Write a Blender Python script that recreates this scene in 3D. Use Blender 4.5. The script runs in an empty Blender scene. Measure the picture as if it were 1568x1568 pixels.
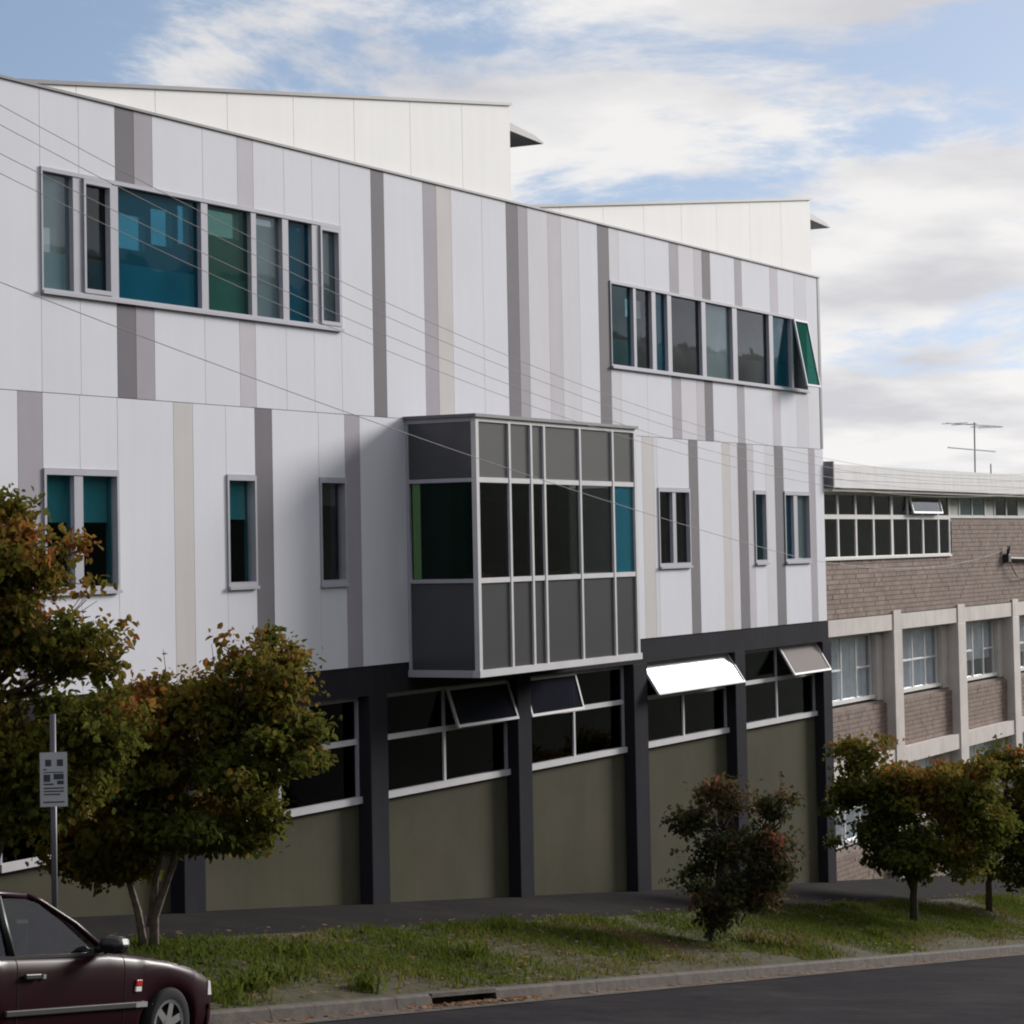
import bpy, bmesh, math, random
import numpy as np
from mathutils import Vector, Matrix

random.seed(11)
rng = np.random.default_rng(11)
sc = bpy.context.scene
COL = sc.collection
R = math.radians

# ------------------------------------------------------------------ camera
cam = bpy.data.cameras.new('camera')
cam.sensor_width = 36.0
cam.lens = 84.95
cam.shift_y = -0.068
cam.clip_start = 0.1
cam.clip_end = 6000
camo = bpy.data.objects.new('camera', cam)
COL.objects.link(camo)
_yaw, _pit, _rol = R(28.301), R(2.5), 0.0195
_f = Vector((math.cos(_yaw) * math.cos(_pit), math.sin(_yaw) * math.cos(_pit), math.sin(_pit)))
_r = Vector((math.sin(_yaw), -math.cos(_yaw), 0))
_u = _r.cross(_f)
_r2 = _r * math.cos(_rol) - _u * math.sin(_rol)
_u2 = _u * math.cos(_rol) + _r * math.sin(_rol)
_m = Matrix((_r2, _u2, -_f)).transposed().to_4x4()
_m.translation = Vector((0, -18.8, 5.4))
camo.matrix_world = _m
sc.camera = camo

# ------------------------------------------------------------------ sky, sun, exposure
CLOUD_K, CLOUD_C = 0.10, 3.35
SUN = Vector((3.87, -1.21, 1.28)).normalized()
world = bpy.data.worlds.new('World')
sc.world = world
world.use_nodes = True
wt = world.node_tree
wn, wl = wt.nodes, wt.links
bg = wn['Background']


def wnode(t, **k):
    n = wn.new(t)
    for a, b in k.items():
        setattr(n, a, b)
    return n


def wmath(op, a, b=None, clamp=False):
    n = wnode('ShaderNodeMath', operation=op, use_clamp=clamp)
    for i, v in enumerate((a, b)):
        if v is None:
            continue
        if isinstance(v, (int, float)):
            n.inputs[i].default_value = v
        else:
            wl.new(v, n.inputs[i])
    return n.outputs[0]


tc = wnode('ShaderNodeTexCoord')
sep = wnode('ShaderNodeSeparateXYZ')
wl.new(tc.outputs['Generated'], sep.inputs[0])
zup = wmath('MAXIMUM', sep.outputs[2], 0.0)
lift = wmath('ADD', wmath('MULTIPLY', zup, 0.9), 0.24)
cv = wnode('ShaderNodeCombineXYZ')
wl.new(sep.outputs[0], cv.inputs[0]); wl.new(sep.outputs[1], cv.inputs[1]); wl.new(lift, cv.inputs[2])
nv = wnode('ShaderNodeVectorMath', operation='NORMALIZE')
wl.new(cv.outputs[0], nv.inputs[0])
sky = wnode('ShaderNodeTexSky')
sky.sky_type = 'NISHITA'
sky.sun_disc = False
sky.sun_elevation = math.asin(SUN.z)
sky.sun_rotation = math.atan2(SUN.x, SUN.y)
sky.dust_density = 0.6
sky.ozone_density = 2.0
wl.new(nv.outputs[0], sky.inputs[0])
# cloud deck: the view direction projected on a flat layer
den = wmath('ADD', zup, 0.16)
px = wmath('DIVIDE', sep.outputs[0], den)
py = wmath('DIVIDE', sep.outputs[1], den)
cp = wnode('ShaderNodeCombineXYZ')
wl.new(px, cp.inputs[0]); wl.new(py, cp.inputs[1])
mp = wnode('ShaderNodeMapping')
mp.inputs['Rotation'].default_value = (0, 0, R(20))
mp.inputs['Location'].default_value = (0.4, 0.0, 0.0)
mp.inputs['Scale'].default_value = (1.0, 1.0, 1)
wl.new(cp.outputs[0], mp.inputs[0])
n1 = wnode('ShaderNodeTexNoise')
n1.inputs['Scale'].default_value = 1.5
n1.inputs['Detail'].default_value = 8
n1.inputs['Roughness'].default_value = 0.63
n1.inputs['Distortion'].default_value = 0.3
wl.new(mp.outputs[0], n1.inputs['Vector'])
mr = wnode('ShaderNodeMapRange', interpolation_type='SMOOTHSTEP')
low = wmath('MULTIPLY', wmath('SUBTRACT', 0.16, zup, clamp=True), 0.9)
wl.new(wmath('ADD', n1.outputs[0], low), mr.inputs[0])
mr.inputs[1].default_value = 0.40
mr.inputs[2].default_value = 0.525
n2 = wnode('ShaderNodeTexNoise')
n2.inputs['Scale'].default_value = 2.2
n2.inputs['Detail'].default_value = 7
n2.inputs['Roughness'].default_value = 0.5
wl.new(mp.outputs[0], n2.inputs['Vector'])
cr = wnode('ShaderNodeValToRGB')
cr.color_ramp.elements[0].position = 0.36
cr.color_ramp.elements[0].color = (0.70, 0.70, 0.74, 1)
cr.color_ramp.elements[1].position = 0.56
cr.color_ramp.elements[1].color = (1.0, 0.985, 0.975, 1)
wl.new(n2.outputs[0], cr.inputs[0])
bw_ = wnode('ShaderNodeRGBToBW')
wl.new(sky.outputs[0], bw_.inputs[0])
cl = wmath('ADD', wmath('MULTIPLY', bw_.outputs[0], CLOUD_K), CLOUD_C)
cloud = wnode('ShaderNodeVectorMath', operation='SCALE')
wl.new(cr.outputs[0], cloud.inputs[0]); wl.new(cl, cloud.inputs[3])
tint = wnode('ShaderNodeMix', data_type='RGBA', blend_type='MULTIPLY')
tint.inputs[0].default_value = 1.0
wl.new(sky.outputs[0], tint.inputs[6])
tint.inputs[7].default_value = (0.80, 0.69, 0.62, 1)
mx = wnode('ShaderNodeMix', data_type='RGBA')
wl.new(mr.outputs[0], mx.inputs[0])
wl.new(tint.outputs[2], mx.inputs[6])
wl.new(cloud.outputs[0], mx.inputs[7])
wl.new(mx.outputs[2], bg.inputs[0])
bg.inputs[1].default_value = 0.108

sl = bpy.data.lights.new('sun', 'SUN')
sl.energy = 2.3
sl.angle = R(15)
sl.color = (1.0, 0.965, 0.92)
so = bpy.data.objects.new('sun', sl)
COL.objects.link(so)
so.rotation_euler = (-SUN).to_track_quat('-Z', 'Y').to_euler()
so.location = (60, -40, 40)

sc.view_settings.view_transform = 'Standard'
sc.view_settings.look = 'None'
sc.view_settings.exposure = 1.18
sc.view_settings.gamma = 1
sc.cycles.filter_width = 2.0
sc.cycles.max_bounces = 8
sc.cycles.transparent_max_bounces = 16
sc.cycles.use_denoising = True

# ------------------------------------------------------------------ materials
MATS = {}


def mat(name, col, rough=0.6, metal=0.0, var=0.08, scale=3.0, bump=0.0, bscale=40.0, coat=0.0,
        spec=0.15, streak=0.0, obj_var=0.0, col2=None, c2scale=1.0, c2lo=0.45, c2hi=0.65):
    m = bpy.data.materials.new(name)
    m.use_nodes = True
    nt = m.node_tree
    N, L = nt.nodes, nt.links
    b = N['Principled BSDF']
    b.inputs['Roughness'].default_value = rough
    b.inputs['Metallic'].default_value = metal
    b.inputs['Coat Weight'].default_value = coat
    b.inputs['Specular IOR Level'].default_value = spec
    g = N.new('ShaderNodeNewGeometry')
    n = N.new('ShaderNodeTexNoise')
    n.inputs['Scale'].default_value = scale
    n.inputs['Detail'].default_value = 6
    n.inputs['Roughness'].default_value = 0.6
    L.new(g.outputs['Position'], n.inputs['Vector'])
    r = N.new('ShaderNodeMapRange')
    r.inputs[1].default_value = 0.3
    r.inputs[2].default_value = 0.7
    r.inputs[3].default_value = 1 - var
    r.inputs[4].default_value = 1 + var
    L.new(n.outputs[0], r.inputs[0])
    val = r.outputs[0]
    if streak:
        mpn = N.new('ShaderNodeMapping')
        mpn.inputs['Scale'].default_value = (5.0, 5.0, 0.25)
        L.new(g.outputs['Position'], mpn.inputs[0])
        s = N.new('ShaderNodeTexNoise')
        s.inputs['Scale'].default_value = 1.2
        s.inputs['Detail'].default_value = 4
        L.new(mpn.outputs[0], s.inputs['Vector'])
        r2 = N.new('ShaderNodeMapRange')
        r2.inputs[1].default_value = 0.35
        r2.inputs[2].default_value = 0.7
        r2.inputs[3].default_value = 1.0
        r2.inputs[4].default_value = 1 - streak
        L.new(s.outputs[0], r2.inputs[0])
        mm = N.new('ShaderNodeMath'); mm.operation = 'MULTIPLY'
        L.new(val, mm.inputs[0]); L.new(r2.outputs[0], mm.inputs[1])
        val = mm.outputs[0]
    if obj_var:
        oi = N.new('ShaderNodeObjectInfo')
        r3 = N.new('ShaderNodeMapRange')
        r3.inputs[3].default_value = 1 - obj_var
        r3.inputs[4].default_value = 1 + obj_var
        L.new(oi.outputs['Random'], r3.inputs[0])
        mm = N.new('ShaderNodeMath'); mm.operation = 'MULTIPLY'
        L.new(val, mm.inputs[0]); L.new(r3.outputs[0], mm.inputs[1])
        val = mm.outputs[0]
    mixn = N.new('ShaderNodeMix')
    mixn.data_type = 'RGBA'
    mixn.blend_type = 'MULTIPLY'
    mixn.inputs[0].default_value = 1
    mixn.inputs[6].default_value = (*col, 1)
    if col2:
        nb = N.new('ShaderNodeTexNoise')
        nb.inputs['Scale'].default_value = c2scale
        nb.inputs['Detail'].default_value = 5
        nb.inputs['Roughness'].default_value = 0.65
        L.new(g.outputs['Position'], nb.inputs['Vector'])
        rb = N.new('ShaderNodeMapRange')
        rb.inputs[1].default_value = c2lo
        rb.inputs[2].default_value = c2hi
        L.new(nb.outputs[0], rb.inputs[0])
        m2 = N.new('ShaderNodeMix'); m2.data_type = 'RGBA'
        L.new(rb.outputs[0], m2.inputs[0])
        m2.inputs[6].default_value = (*col, 1)
        m2.inputs[7].default_value = (*col2, 1)
        L.new(m2.outputs[2], mixn.inputs[6])
    cb = N.new('ShaderNodeCombineColor')
    for i in range(3):
        L.new(val, cb.inputs[i])
    L.new(cb.outputs[0], mixn.inputs[7])
    L.new(mixn.outputs[2], b.inputs['Base Color'])
    if bump:
        nb2 = N.new('ShaderNodeTexNoise')
        nb2.inputs['Scale'].default_value = bscale
        nb2.inputs['Detail'].default_value = 4
        L.new(g.outputs['Position'], nb2.inputs['Vector'])
        bp = N.new('ShaderNodeBump')
        bp.inputs['Strength'].default_value = bump
        bp.inputs['Distance'].default_value = 0.02
        L.new(nb2.outputs[0], bp.inputs['Height'])
        L.new(bp.outputs[0], b.inputs['Normal'])
    MATS[name] = m
    return m


def glass(name, tintc, refl=0.12, rough=0.02, body=None, bodyf=0.0):
    """thin tinted pane: clear transmission, mirror reflection growing with angle"""
    m = bpy.data.materials.new(name)
    m.use_nodes = True
    nt = m.node_tree
    N, L = nt.nodes, nt.links
    N.remove(N['Principled BSDF'])
    out = N['Material Output']
    t = N.new('ShaderNodeBsdfTransparent')
    t.inputs[0].default_value = (*[c ** 0.5 for c in tintc], 1)   # two faces per pane
    gl = N.new('ShaderNodeBsdfGlossy')
    gl.inputs['Roughness'].default_value = rough
    gl.inputs[0].default_value = (0.9, 0.95, 1.0, 1)
    base = t.outputs[0]
    if body:
        d = N.new('ShaderNodeBsdfDiffuse')
        d.inputs[0].default_value = (*body, 1)
        mb_ = N.new('ShaderNodeMixShader')
        mb_.inputs[0].default_value = bodyf
        L.new(t.outputs[0], mb_.inputs[1]); L.new(d.outputs[0], mb_.inputs[2])
        base = mb_.outputs[0]
    g0 = N.new('ShaderNodeNewGeometry')
    dt = N.new('ShaderNodeVectorMath'); dt.operation = 'DOT_PRODUCT'
    L.new(g0.outputs['Normal'], dt.inputs[0]); L.new(g0.outputs['Incoming'], dt.inputs[1])

    def mth(op, a, b):
        q = N.new('ShaderNodeMath'); q.operation = op; q.use_clamp = True
        for i_, v_ in enumerate((a, b)):
            if isinstance(v_, (int, float)): q.inputs[i_].default_value = v_
            elif v_ is not None: L.new(v_, q.inputs[i_])
        return q.outputs[0]
    c_ = mth('SUBTRACT', 1.0, mth('ABSOLUTE', dt.outputs['Value'], None))
    sch = mth('MULTIPLY', mth('POWER', c_, 5.0), 0.96)
    fac = mth('ADD', mth('ADD', sch, 0.04), refl)
    # slight waviness of float glass
    g = N.new('ShaderNodeNewGeometry')
    n = N.new('ShaderNodeTexNoise'); n.inputs['Scale'].default_value = 1.3
    L.new(g.outputs['Position'], n.inputs['Vector'])
    bp = N.new('ShaderNodeBump'); bp.inputs['Strength'].default_value = 0.06; bp.inputs['Distance'].default_value = 0.05
    L.new(n.outputs[0], bp.inputs['Height'])
    L.new(bp.outputs[0], gl.inputs['Normal'])
    mxs = N.new('ShaderNodeMixShader')
    L.new(fac, mxs.inputs[0])
    L.new(base, mxs.inputs[1]); L.new(gl.outputs[0], mxs.inputs[2])
    L.new(mxs.outputs[0], out.inputs[0])
    MATS[name] = m
    return m


mat('clad_white', (0.668, 0.672, 0.735), 0.75, var=0.025, scale=0.8, streak=0.025, obj_var=0.012)
mat('clad_dark', (0.155, 0.145, 0.165), 0.75, var=0.05, scale=1.5, streak=0.025)
mat('clad_mid', (0.345, 0.325, 0.365), 0.75, var=0.05, scale=1.5, streak=0.025)
mat('clad_light', (0.51, 0.485, 0.535), 0.75, var=0.04, scale=1.5, streak=0.025)
mat('clad_pale', (0.61, 0.60, 0.65), 0.75, var=0.03, scale=1.5, streak=0.025)
mat('clad_beige', (0.55, 0.525, 0.52), 0.75, var=0.04, scale=1.5, streak=0.025)
mat('clad_cream', (0.90, 0.89, 0.885), 0.75, var=0.02, scale=0.8, streak=0.025)
mat('backing', (0.35, 0.35, 0.37), 0.7)
mat('cap_grey', (0.15, 0.145, 0.155), 0.5)
mat('alu', (0.38, 0.38, 0.43), 0.6, spec=0.15, var=0.05)
mat('alu_white', (0.55, 0.54, 0.56), 0.6, spec=0.15, var=0.06)
mat('charcoal', (0.030, 0.029, 0.036), 0.9, spec=0.03, var=0.12, scale=1.2, streak=0.12)
mat('olive', (0.080, 0.077, 0.053), 0.9, spec=0.03, var=0.10, scale=0.9, streak=0.05, bump=0.15, bscale=60,
    col2=(0.086, 0.078, 0.060), c2scale=0.7)
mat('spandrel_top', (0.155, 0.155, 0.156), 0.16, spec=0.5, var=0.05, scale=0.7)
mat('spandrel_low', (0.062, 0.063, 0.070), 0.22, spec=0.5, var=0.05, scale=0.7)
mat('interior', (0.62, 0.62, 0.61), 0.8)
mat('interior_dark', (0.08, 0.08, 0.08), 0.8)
mat('ledge', (0.55, 0.56, 0.55), 0.7)
mat('blind', (0.62, 0.66, 0.66), 0.8, var=0.05)
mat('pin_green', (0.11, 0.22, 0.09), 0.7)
mat('pin_blue', (0.05, 0.38, 0.55), 0.7)
mat('orange_box', (0.65, 0.22, 0.08), 0.7)
glass('glass_blue', (0.09, 0.42, 0.60), -0.035, body=(0.015, 0.15, 0.23), bodyf=0.22)
glass('glass_teal', (0.22, 0.55, 0.60), -0.035)
glass('glass_green', (0.25, 0.52, 0.45), -0.035, body=(0.055, 0.17, 0.14), bodyf=0.22)
glass('glass_clear', (0.62, 0.72, 0.74), 0.0, body=(0.24, 0.34, 0.37), bodyf=0.28)
glass('glass_frost', (0.42, 0.44, 0.46), -1.0)
glass('glass_house', (0.86, 0.89, 0.92), 0.0)
glass('glass_grey', (0.22, 0.22, 0.24), 0.0)
glass('glass_dark', (0.04, 0.04, 0.045), -0.045)
glass('glass_sash', (0.08, 0.08, 0.09), -1.0, body=(0.03, 0.032, 0.045), bodyf=0.6)
glass('glass_sashgreen', (0.10, 0.35, 0.30), -1.0, body=(0.03, 0.15, 0.12), bodyf=0.5)
glass('glass_bayside', (0.12, 0.18, 0.15), -0.03, body=(0.008, 0.022, 0.016), bodyf=0.6)
glass('glass_glare', (0.10, 0.11, 0.13), -0.06, rough=0.24, body=(0.34, 0.315, 0.30), bodyf=0.75)  # pale body colour stands in for the glare of reflected sky
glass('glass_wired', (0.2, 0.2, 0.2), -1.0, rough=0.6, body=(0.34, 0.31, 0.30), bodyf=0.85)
glass('glass_bay', (0.16, 0.17, 0.17), 0.0)
glass('glass_bayblue', (0.10, 0.42, 0.55), 0.0, body=(0.025, 0.19, 0.27), bodyf=0.5)
mat('curtain', (0.80, 0.82, 0.86), 0.9, var=0.12, scale=6)
mat('brick', (0.26, 0.195, 0.165), 0.85, var=0.16, scale=5, bump=0.3, bscale=70, obj_var=0.16)
mat('brick_mass', (0.235, 0.175, 0.148), 0.85, var=0.25, scale=4, bump=0.3, bscale=70)
mat('mortar', (0.26, 0.215, 0.19), 0.9, var=0.15)
mat('concrete_cream', (0.60, 0.55, 0.52), 0.75, var=0.1, scale=2.0, streak=0.10, bump=0.1)
mat('fascia', (0.66, 0.65, 0.66), 0.5, var=0.05, streak=0.08)
mat('painted_white', (0.72, 0.70, 0.68), 0.5, var=0.06)
mat('panel_pale', (0.45, 0.47, 0.44), 0.6)
mat('roof_sheet', (0.40, 0.40, 0.41), 0.5, metal=0.3)
mat('asphalt', (0.019, 0.0175, 0.0205), 0.95, spec=0.03, var=0.22, scale=2.5, bump=0.5, bscale=90,
    col2=(0.031, 0.028, 0.030), c2scale=0.5)
mat('footpath', (0.018, 0.016, 0.0168), 0.95, spec=0.03, var=0.18, scale=3, bump=0.35, bscale=70,
    col2=(0.024, 0.021, 0.0212), c2scale=0.6)
mat('kerb', (0.080, 0.067, 0.060), 0.85, var=0.3, scale=6, bump=0.4, bscale=50, col2=(0.09, 0.075, 0.065), c2scale=1.6)
mat('gutter', (0.10, 0.085, 0.075), 0.85, var=0.3, scale=5, bump=0.4, bscale=60, col2=(0.05, 0.042, 0.038), c2scale=1.3)
mat('soil', (0.045, 0.042, 0.020), 0.95, var=0.35, scale=5, bump=0.5, bscale=25, col2=(0.075, 0.055, 0.036), c2scale=0.55,
    c2lo=0.50, c2hi=0.66)
mat('terrain', (0.045, 0.055, 0.02), 0.95, var=0.35, scale=0.3, col2=(0.03, 0.03, 0.02), c2scale=0.03)
mat('bark', (0.075, 0.058, 0.045), 0.9, var=0.35, scale=14, bump=0.6, bscale=40)
mat('bark_pale', (0.16, 0.13, 0.11), 0.9, var=0.35, scale=14, bump=0.6, bscale=40)
mat('galv', (0.10, 0.10, 0.115), 0.5, metal=0.5)
mat('sign_face', (0.42, 0.43, 0.45), 0.5, var=0.05)
mat('sign_print', (0.055, 0.06, 0.085), 0.5)
mat('wire', (0.22, 0.21, 0.22), 0.6)
mat('steel_dark', (0.05, 0.045, 0.05), 0.6)
mat('antenna', (0.20, 0.20, 0.22), 0.7)
mat('car_paint', (0.016, 0.0028, 0.006), 0.34, spec=0.07, var=0.06, scale=1.0, coat=0.03)
mat('car_black', (0.012, 0.012, 0.013), 0.45, spec=0.5)
mat('car_trim', (0.045, 0.042, 0.042), 0.5)
mat('car_bright', (0.42, 0.42, 0.42), 0.3, spec=0.5, metal=0.4)
mat('tyre', (0.014, 0.014, 0.015), 0.85)
mat('alloy', (0.55, 0.55, 0.56), 0.28, spec=0.5, metal=0.8)
mat('lamp_clear', (0.75, 0.75, 0.74), 0.15, spec=0.5)
mat('lamp_red', (0.42, 0.03, 0.02), 0.2, spec=0.5)
glass('car_glass', (0.10, 0.11, 0.13), 0.0)
mat('leaf_litter', (0.20, 0.10, 0.045), 0.85, var=0.5, scale=9)
mat('paper', (0.6, 0.58, 0.55), 0.8)


def leaf_mat(name, stops, trans=0.4):
    m = bpy.data.materials.new(name)
    m.use_nodes = True
    N, L = m.node_tree.nodes, m.node_tree.links
    b = N['Principled BSDF']
    b.inputs['Roughness'].default_value = 0.8
    b.inputs['Specular IOR Level'].default_value = 0.06
    a = N.new('ShaderNodeAttribute')
    a.attribute_name = 'tint'
    cr_ = N.new('ShaderNodeValToRGB')
    els = cr_.color_ramp.elements
    while len(els) < len(stops):
        els.new(0.5)
    for e, (p, c) in zip(els, stops):
        e.position = p
        e.color = (*c, 1)
    L.new(a.outputs['Fac'], cr_.inputs[0])
    L.new(cr_.outputs[0], b.inputs['Base Color'])
    tr = N.new('ShaderNodeBsdfTranslucent')
    L.new(cr_.outputs[0], tr.inputs[0])
    ms = N.new('ShaderNodeMixShader')
    ms.inputs[0].default_value = trans
    L.new(b.outputs[0], ms.inputs[1]); L.new(tr.outputs[0], ms.inputs[2])
    L.new(ms.outputs[0], N['Material Output'].inputs[0])
    MATS[name] = m
    return m


leaf_mat('leaf_maple', [(0.0, (0.062, 0.078, 0.016)), (0.42, (0.11, 0.11, 0.02)), (0.62, (0.175, 0.125, 0.026)),
                        (0.82, (0.25, 0.12, 0.03)), (1.0, (0.29, 0.095, 0.032))])
leaf_mat('leaf_red', [(0.0, (0.040, 0.046, 0.022)), (0.5, (0.07, 0.066, 0.028)), (0.75, (0.14, 0.085, 0.045)),
                      (1.0, (0.24, 0.085, 0.055))])
leaf_mat('grass_blade', [(0.0, (0.060, 0.088, 0.013)), (0.5, (0.10, 0.115, 0.02)), (0.78, (0.145, 0.125, 0.04)),
                         (1.0, (0.18, 0.125, 0.07))])

# ------------------------------------------------------------------ builders
ORG = {}          # object -> origin in its thing's frame


def tag(o, label=None, cat=None, group=None, kind=None):
    if label: o['label'] = label
    if cat: o['category'] = cat
    if group: o['group'] = group
    if kind: o['kind'] = kind
    return o


def empty(name, loc, label=None, cat=None, group=None, rot=None, local=False):
    o = bpy.data.objects.new(name, None)
    o.empty_display_size = 0.2
    o.location = loc
    if rot: o.rotation_euler = rot
    COL.objects.link(o)
    ORG[o] = Vector((0, 0, 0)) if local else Vector(loc)
    return tag(o, label, cat, group)


class MB:
    def __init__(s):
        s.v, s.f = [], []

    def face(s, pts):
        b = len(s.v)
        s.v += [tuple(p) for p in pts]
        s.f.append(tuple(range(b, b + len(pts))))
        return s

    def box(s, x0, x1, y0, y1, z0, z1):
        b = len(s.v)
        s.v += [(x0, y0, z0), (x1, y0, z0), (x1, y1, z0), (x0, y1, z0), (x0, y0, z1), (x1, y0, z1), (x1, y1, z1), (x0, y1, z1)]
        s.f += [tuple(b + i for i in q) for q in ((0, 3, 2, 1), (4, 5, 6, 7), (0, 1, 5, 4), (1, 2, 6, 5), (2, 3, 7, 6), (3, 0, 4, 7))]
        return s

    def hexa(s, lo, hi):
        """lo, hi: four points each, counter-clockwise from above"""
        b = len(s.v)
        s.v += [tuple(p) for p in lo] + [tuple(p) for p in hi]
        s.f += [tuple(b + i for i in q) for q in ((0, 3, 2, 1), (4, 5, 6, 7), (0, 1, 5, 4), (1, 2, 6, 5), (2, 3, 7, 6), (3, 0, 4, 7))]
        return s

    def prism_y(s, prof, y0, y1):
        """closed (x, z) profile extruded along y"""
        n = len(prof)
        b = len(s.v)
        s.v += [(x, y0, z) for x, z in prof] + [(x, y1, z) for x, z in prof]
        s.f.append(tuple(b + i for i in range(n)))
        s.f.append(tuple(b + n + i for i in reversed(range(n))))
        for i in range(n):
            j = (i + 1) % n
            s.f.append((b + j, b + i, b + n + i, b + n + j))
        return s

    def tube(s, pts, rad, n=8, cap=True):
        pts = [Vector(p) for p in pts]
        rad = rad if isinstance(rad, (list, tuple)) else [rad] * len(pts)
        rings = []
        ref = Vector((0.31, 0.62, 0.72)).normalized()
        for i, p in enumerate(pts):
            a = pts[max(i - 1, 0)]
            c = pts[min(i + 1, len(pts) - 1)]
            d = (c - a).normalized()
            q = d.cross(ref)
            if q.length < 0.1:
                q = d.cross(Vector((1, 0, 0)))
            q.normalize()
            w = d.cross(q)
            b = len(s.v)
            for k in range(n):
                t = 2 * math.pi * k / n
                s.v.append(tuple(p + rad[i] * (math.cos(t) * q + math.sin(t) * w)))
            rings.append(b)
        for b0, b1 in zip(rings, rings[1:]):
            for k in range(n):
                s.f.append((b0 + k, b0 + (k + 1) % n, b1 + (k + 1) % n, b1 + k))
        if cap:
            s.f.append(tuple(rings[0] + k for k in reversed(range(n))))
            s.f.append(tuple(rings[-1] + k for k in range(n)))
        return s

    def grid(s, rows):
        """rows of points -> quads"""
        b = len(s.v)
        w = len(rows[0])
        for r_ in rows:
            s.v += [tuple(p) for p in r_]
        for i in range(len(rows) - 1):
            for j in range(w - 1):
                s.f.append((b + i * w + j, b + i * w + j + 1, b + (i + 1) * w + j + 1, b + (i + 1) * w + j))
        return s

    def build(s, name, m, parent=None, smooth=False, label=None, cat=None, group=None, kind=None, origin=None, bevel=0):
        v = np.array(s.v, dtype=float)
        if origin is None:
            o = (v.min(0) + v.max(0)) / 2
        else:
            o = np.array(origin, float)
        me = bpy.data.meshes.new(name)
        me.from_pydata((v - o).tolist(), [], s.f)
        me.materials.append(MATS[m])
        if smooth:
            me.polygons.foreach_set('use_smooth', [True] * len(me.polygons))
        me.update()
        ob = bpy.data.objects.new(name, me)
        COL.objects.link(ob)
        ORG[ob] = Vector(o)
        if parent:
            ob.parent = parent
            ob.location = Vector(o) - ORG[parent]
        else:
            ob.location = o
        if bevel:
            md = ob.modifiers.new('bevel', 'BEVEL')
            md.width = bevel
            md.segments = 2
            md.limit_method = 'ANGLE'
        return tag(ob, label, cat, group, kind)


def part_box(name, m, parent, *a, **k):
    return MB().box(*a).build(name, m, parent, **k)


# ------------------------------------------------------------------ ground shape
def zf(x): return 0.70 - 0.113 * (min(max(x, -40), 100) - 26.18)
def zp(x): return 1.03 - 0.1197 * (min(max(x, -40), 100) - 22.43)
def zk(x): return 1.01 - 0.1285 * (min(max(x, -40), 100) - 19.2)


def lerp(a, b, t): return a + (b - a) * t


def ground(x, t):
    if t <= 0: return zf(x)
    if t <= 2.1: return lerp(zf(x), zp(x), t / 2.1)
    if t <= 5.05: return lerp(zp(x), zk(x), (t - 2.1) / 2.95)
    if t <= 5.2: return zk(x)
    if t <= 10: return zk(x) - 0.13 + 0.022 * (t - 5.2)
    if t <= 14.8: return zk(x) - 0.13 + 0.022 * (14.8 - t)
    if t <= 15.0: return zk(x)
    if t <= 24: return zk(x) + 0.10 * (t - 15)
    k = min(1.0, (t - 24) / 80.0)  # unseen hill across the street, added so the windows reflect something dark
    k = k * k * (3 - 2 * k)
    return lerp(zk(x) + 0.9, 30.0, k)


def frange(a, b, st):
    n = int(round((b - a) / st))
    return [a + (b - a) * i / n for i in range(n + 1)]


xs = [-600, -300, -150, -80, -40] + frange(-30, 95, 5) + [100, 130, 180, 260, 400, 700, 1200]
ys = [-900, -500, -300, -200, -150, -125, -104, -95, -86, -78, -70, -62, -54, -46, -38, -31, -24, -20, -17, -15, -10, -5, -2.1, 0, 6, 14, 30, 60, 120, 250, 500, 900]
mb = MB()
mb.grid([[(x, y, ground(x, -y) - 0.22) for x in xs] for y in ys])
mb.build('ground', 'terrain', smooth=True, kind='structure', origin=(0, 0, 0))

mb = MB()
tt = frange(5.5, 14.5, 0.5)
mb.grid([[(x, -t, ground(x, t)) for x in frange(-40, 100, 2)] for t in reversed(tt)])
mb.build('road', 'asphalt', smooth=True, kind='structure', origin=(0, 0, 0))

mb = MB()
mb.grid([[(x, -t, ground(x, t) - 0.004) for x in frange(-40, 100, 2)] for t in (2.12, 1.4, 0.7, 0.0, -0.35)])
mb.build('footpath', 'footpath', smooth=True, kind='structure', origin=(0, 0, 0))

# kerb: cast concrete lengths with joints, a gutter tray, and a kerb inlet
kerb = empty('kerb', (26, -5.15, zk(26)))
tag(kerb, kind='structure')
INL0, INL1 = 23.15, 24.6
edges = [-40 + 2.4 * i for i in range(59)]
edges = sorted([e for e in edges if not (INL0 - 0.6 < e < INL1 + 0.6)] + [INL0, INL1])
for a, b in zip(edges, edges[1:]):
    if abs(a - INL0) < 1e-6:
        continue
    x0, x1 = a + 0.006, b - 0.006
    prof = [(5.02, -0.3), (5.02, 0.0), (5.05, 0.012), (5.16, 0.012), (5.195, -0.012), (5.215, -0.14), (5.215, -0.3)]
    m_ = MB()
    n = len(prof)
    m_.v = [(x0, -t, zk(x0) + h) for t, h in prof] + [(x1, -t, zk(x1) + h) for t, h in prof]
    m_.f = [tuple(range(n)), tuple(reversed(range(n, 2 * n)))] + [(i, n + i, n + (i + 1) % n, (i + 1) % n) for i in range(n)]
    m_.build('kerb_stone', 'kerb', kerb)
mb = MB()
mb.grid([[(x, -t, zk(x) + h) for x in frange(-40, 100, 2)] for t, h in ((5.62, -0.112), (5.4, -0.135), (5.2, -0.128))])
mb.build('gutter_tray', 'gutter', kerb)
m_ = MB()
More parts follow.
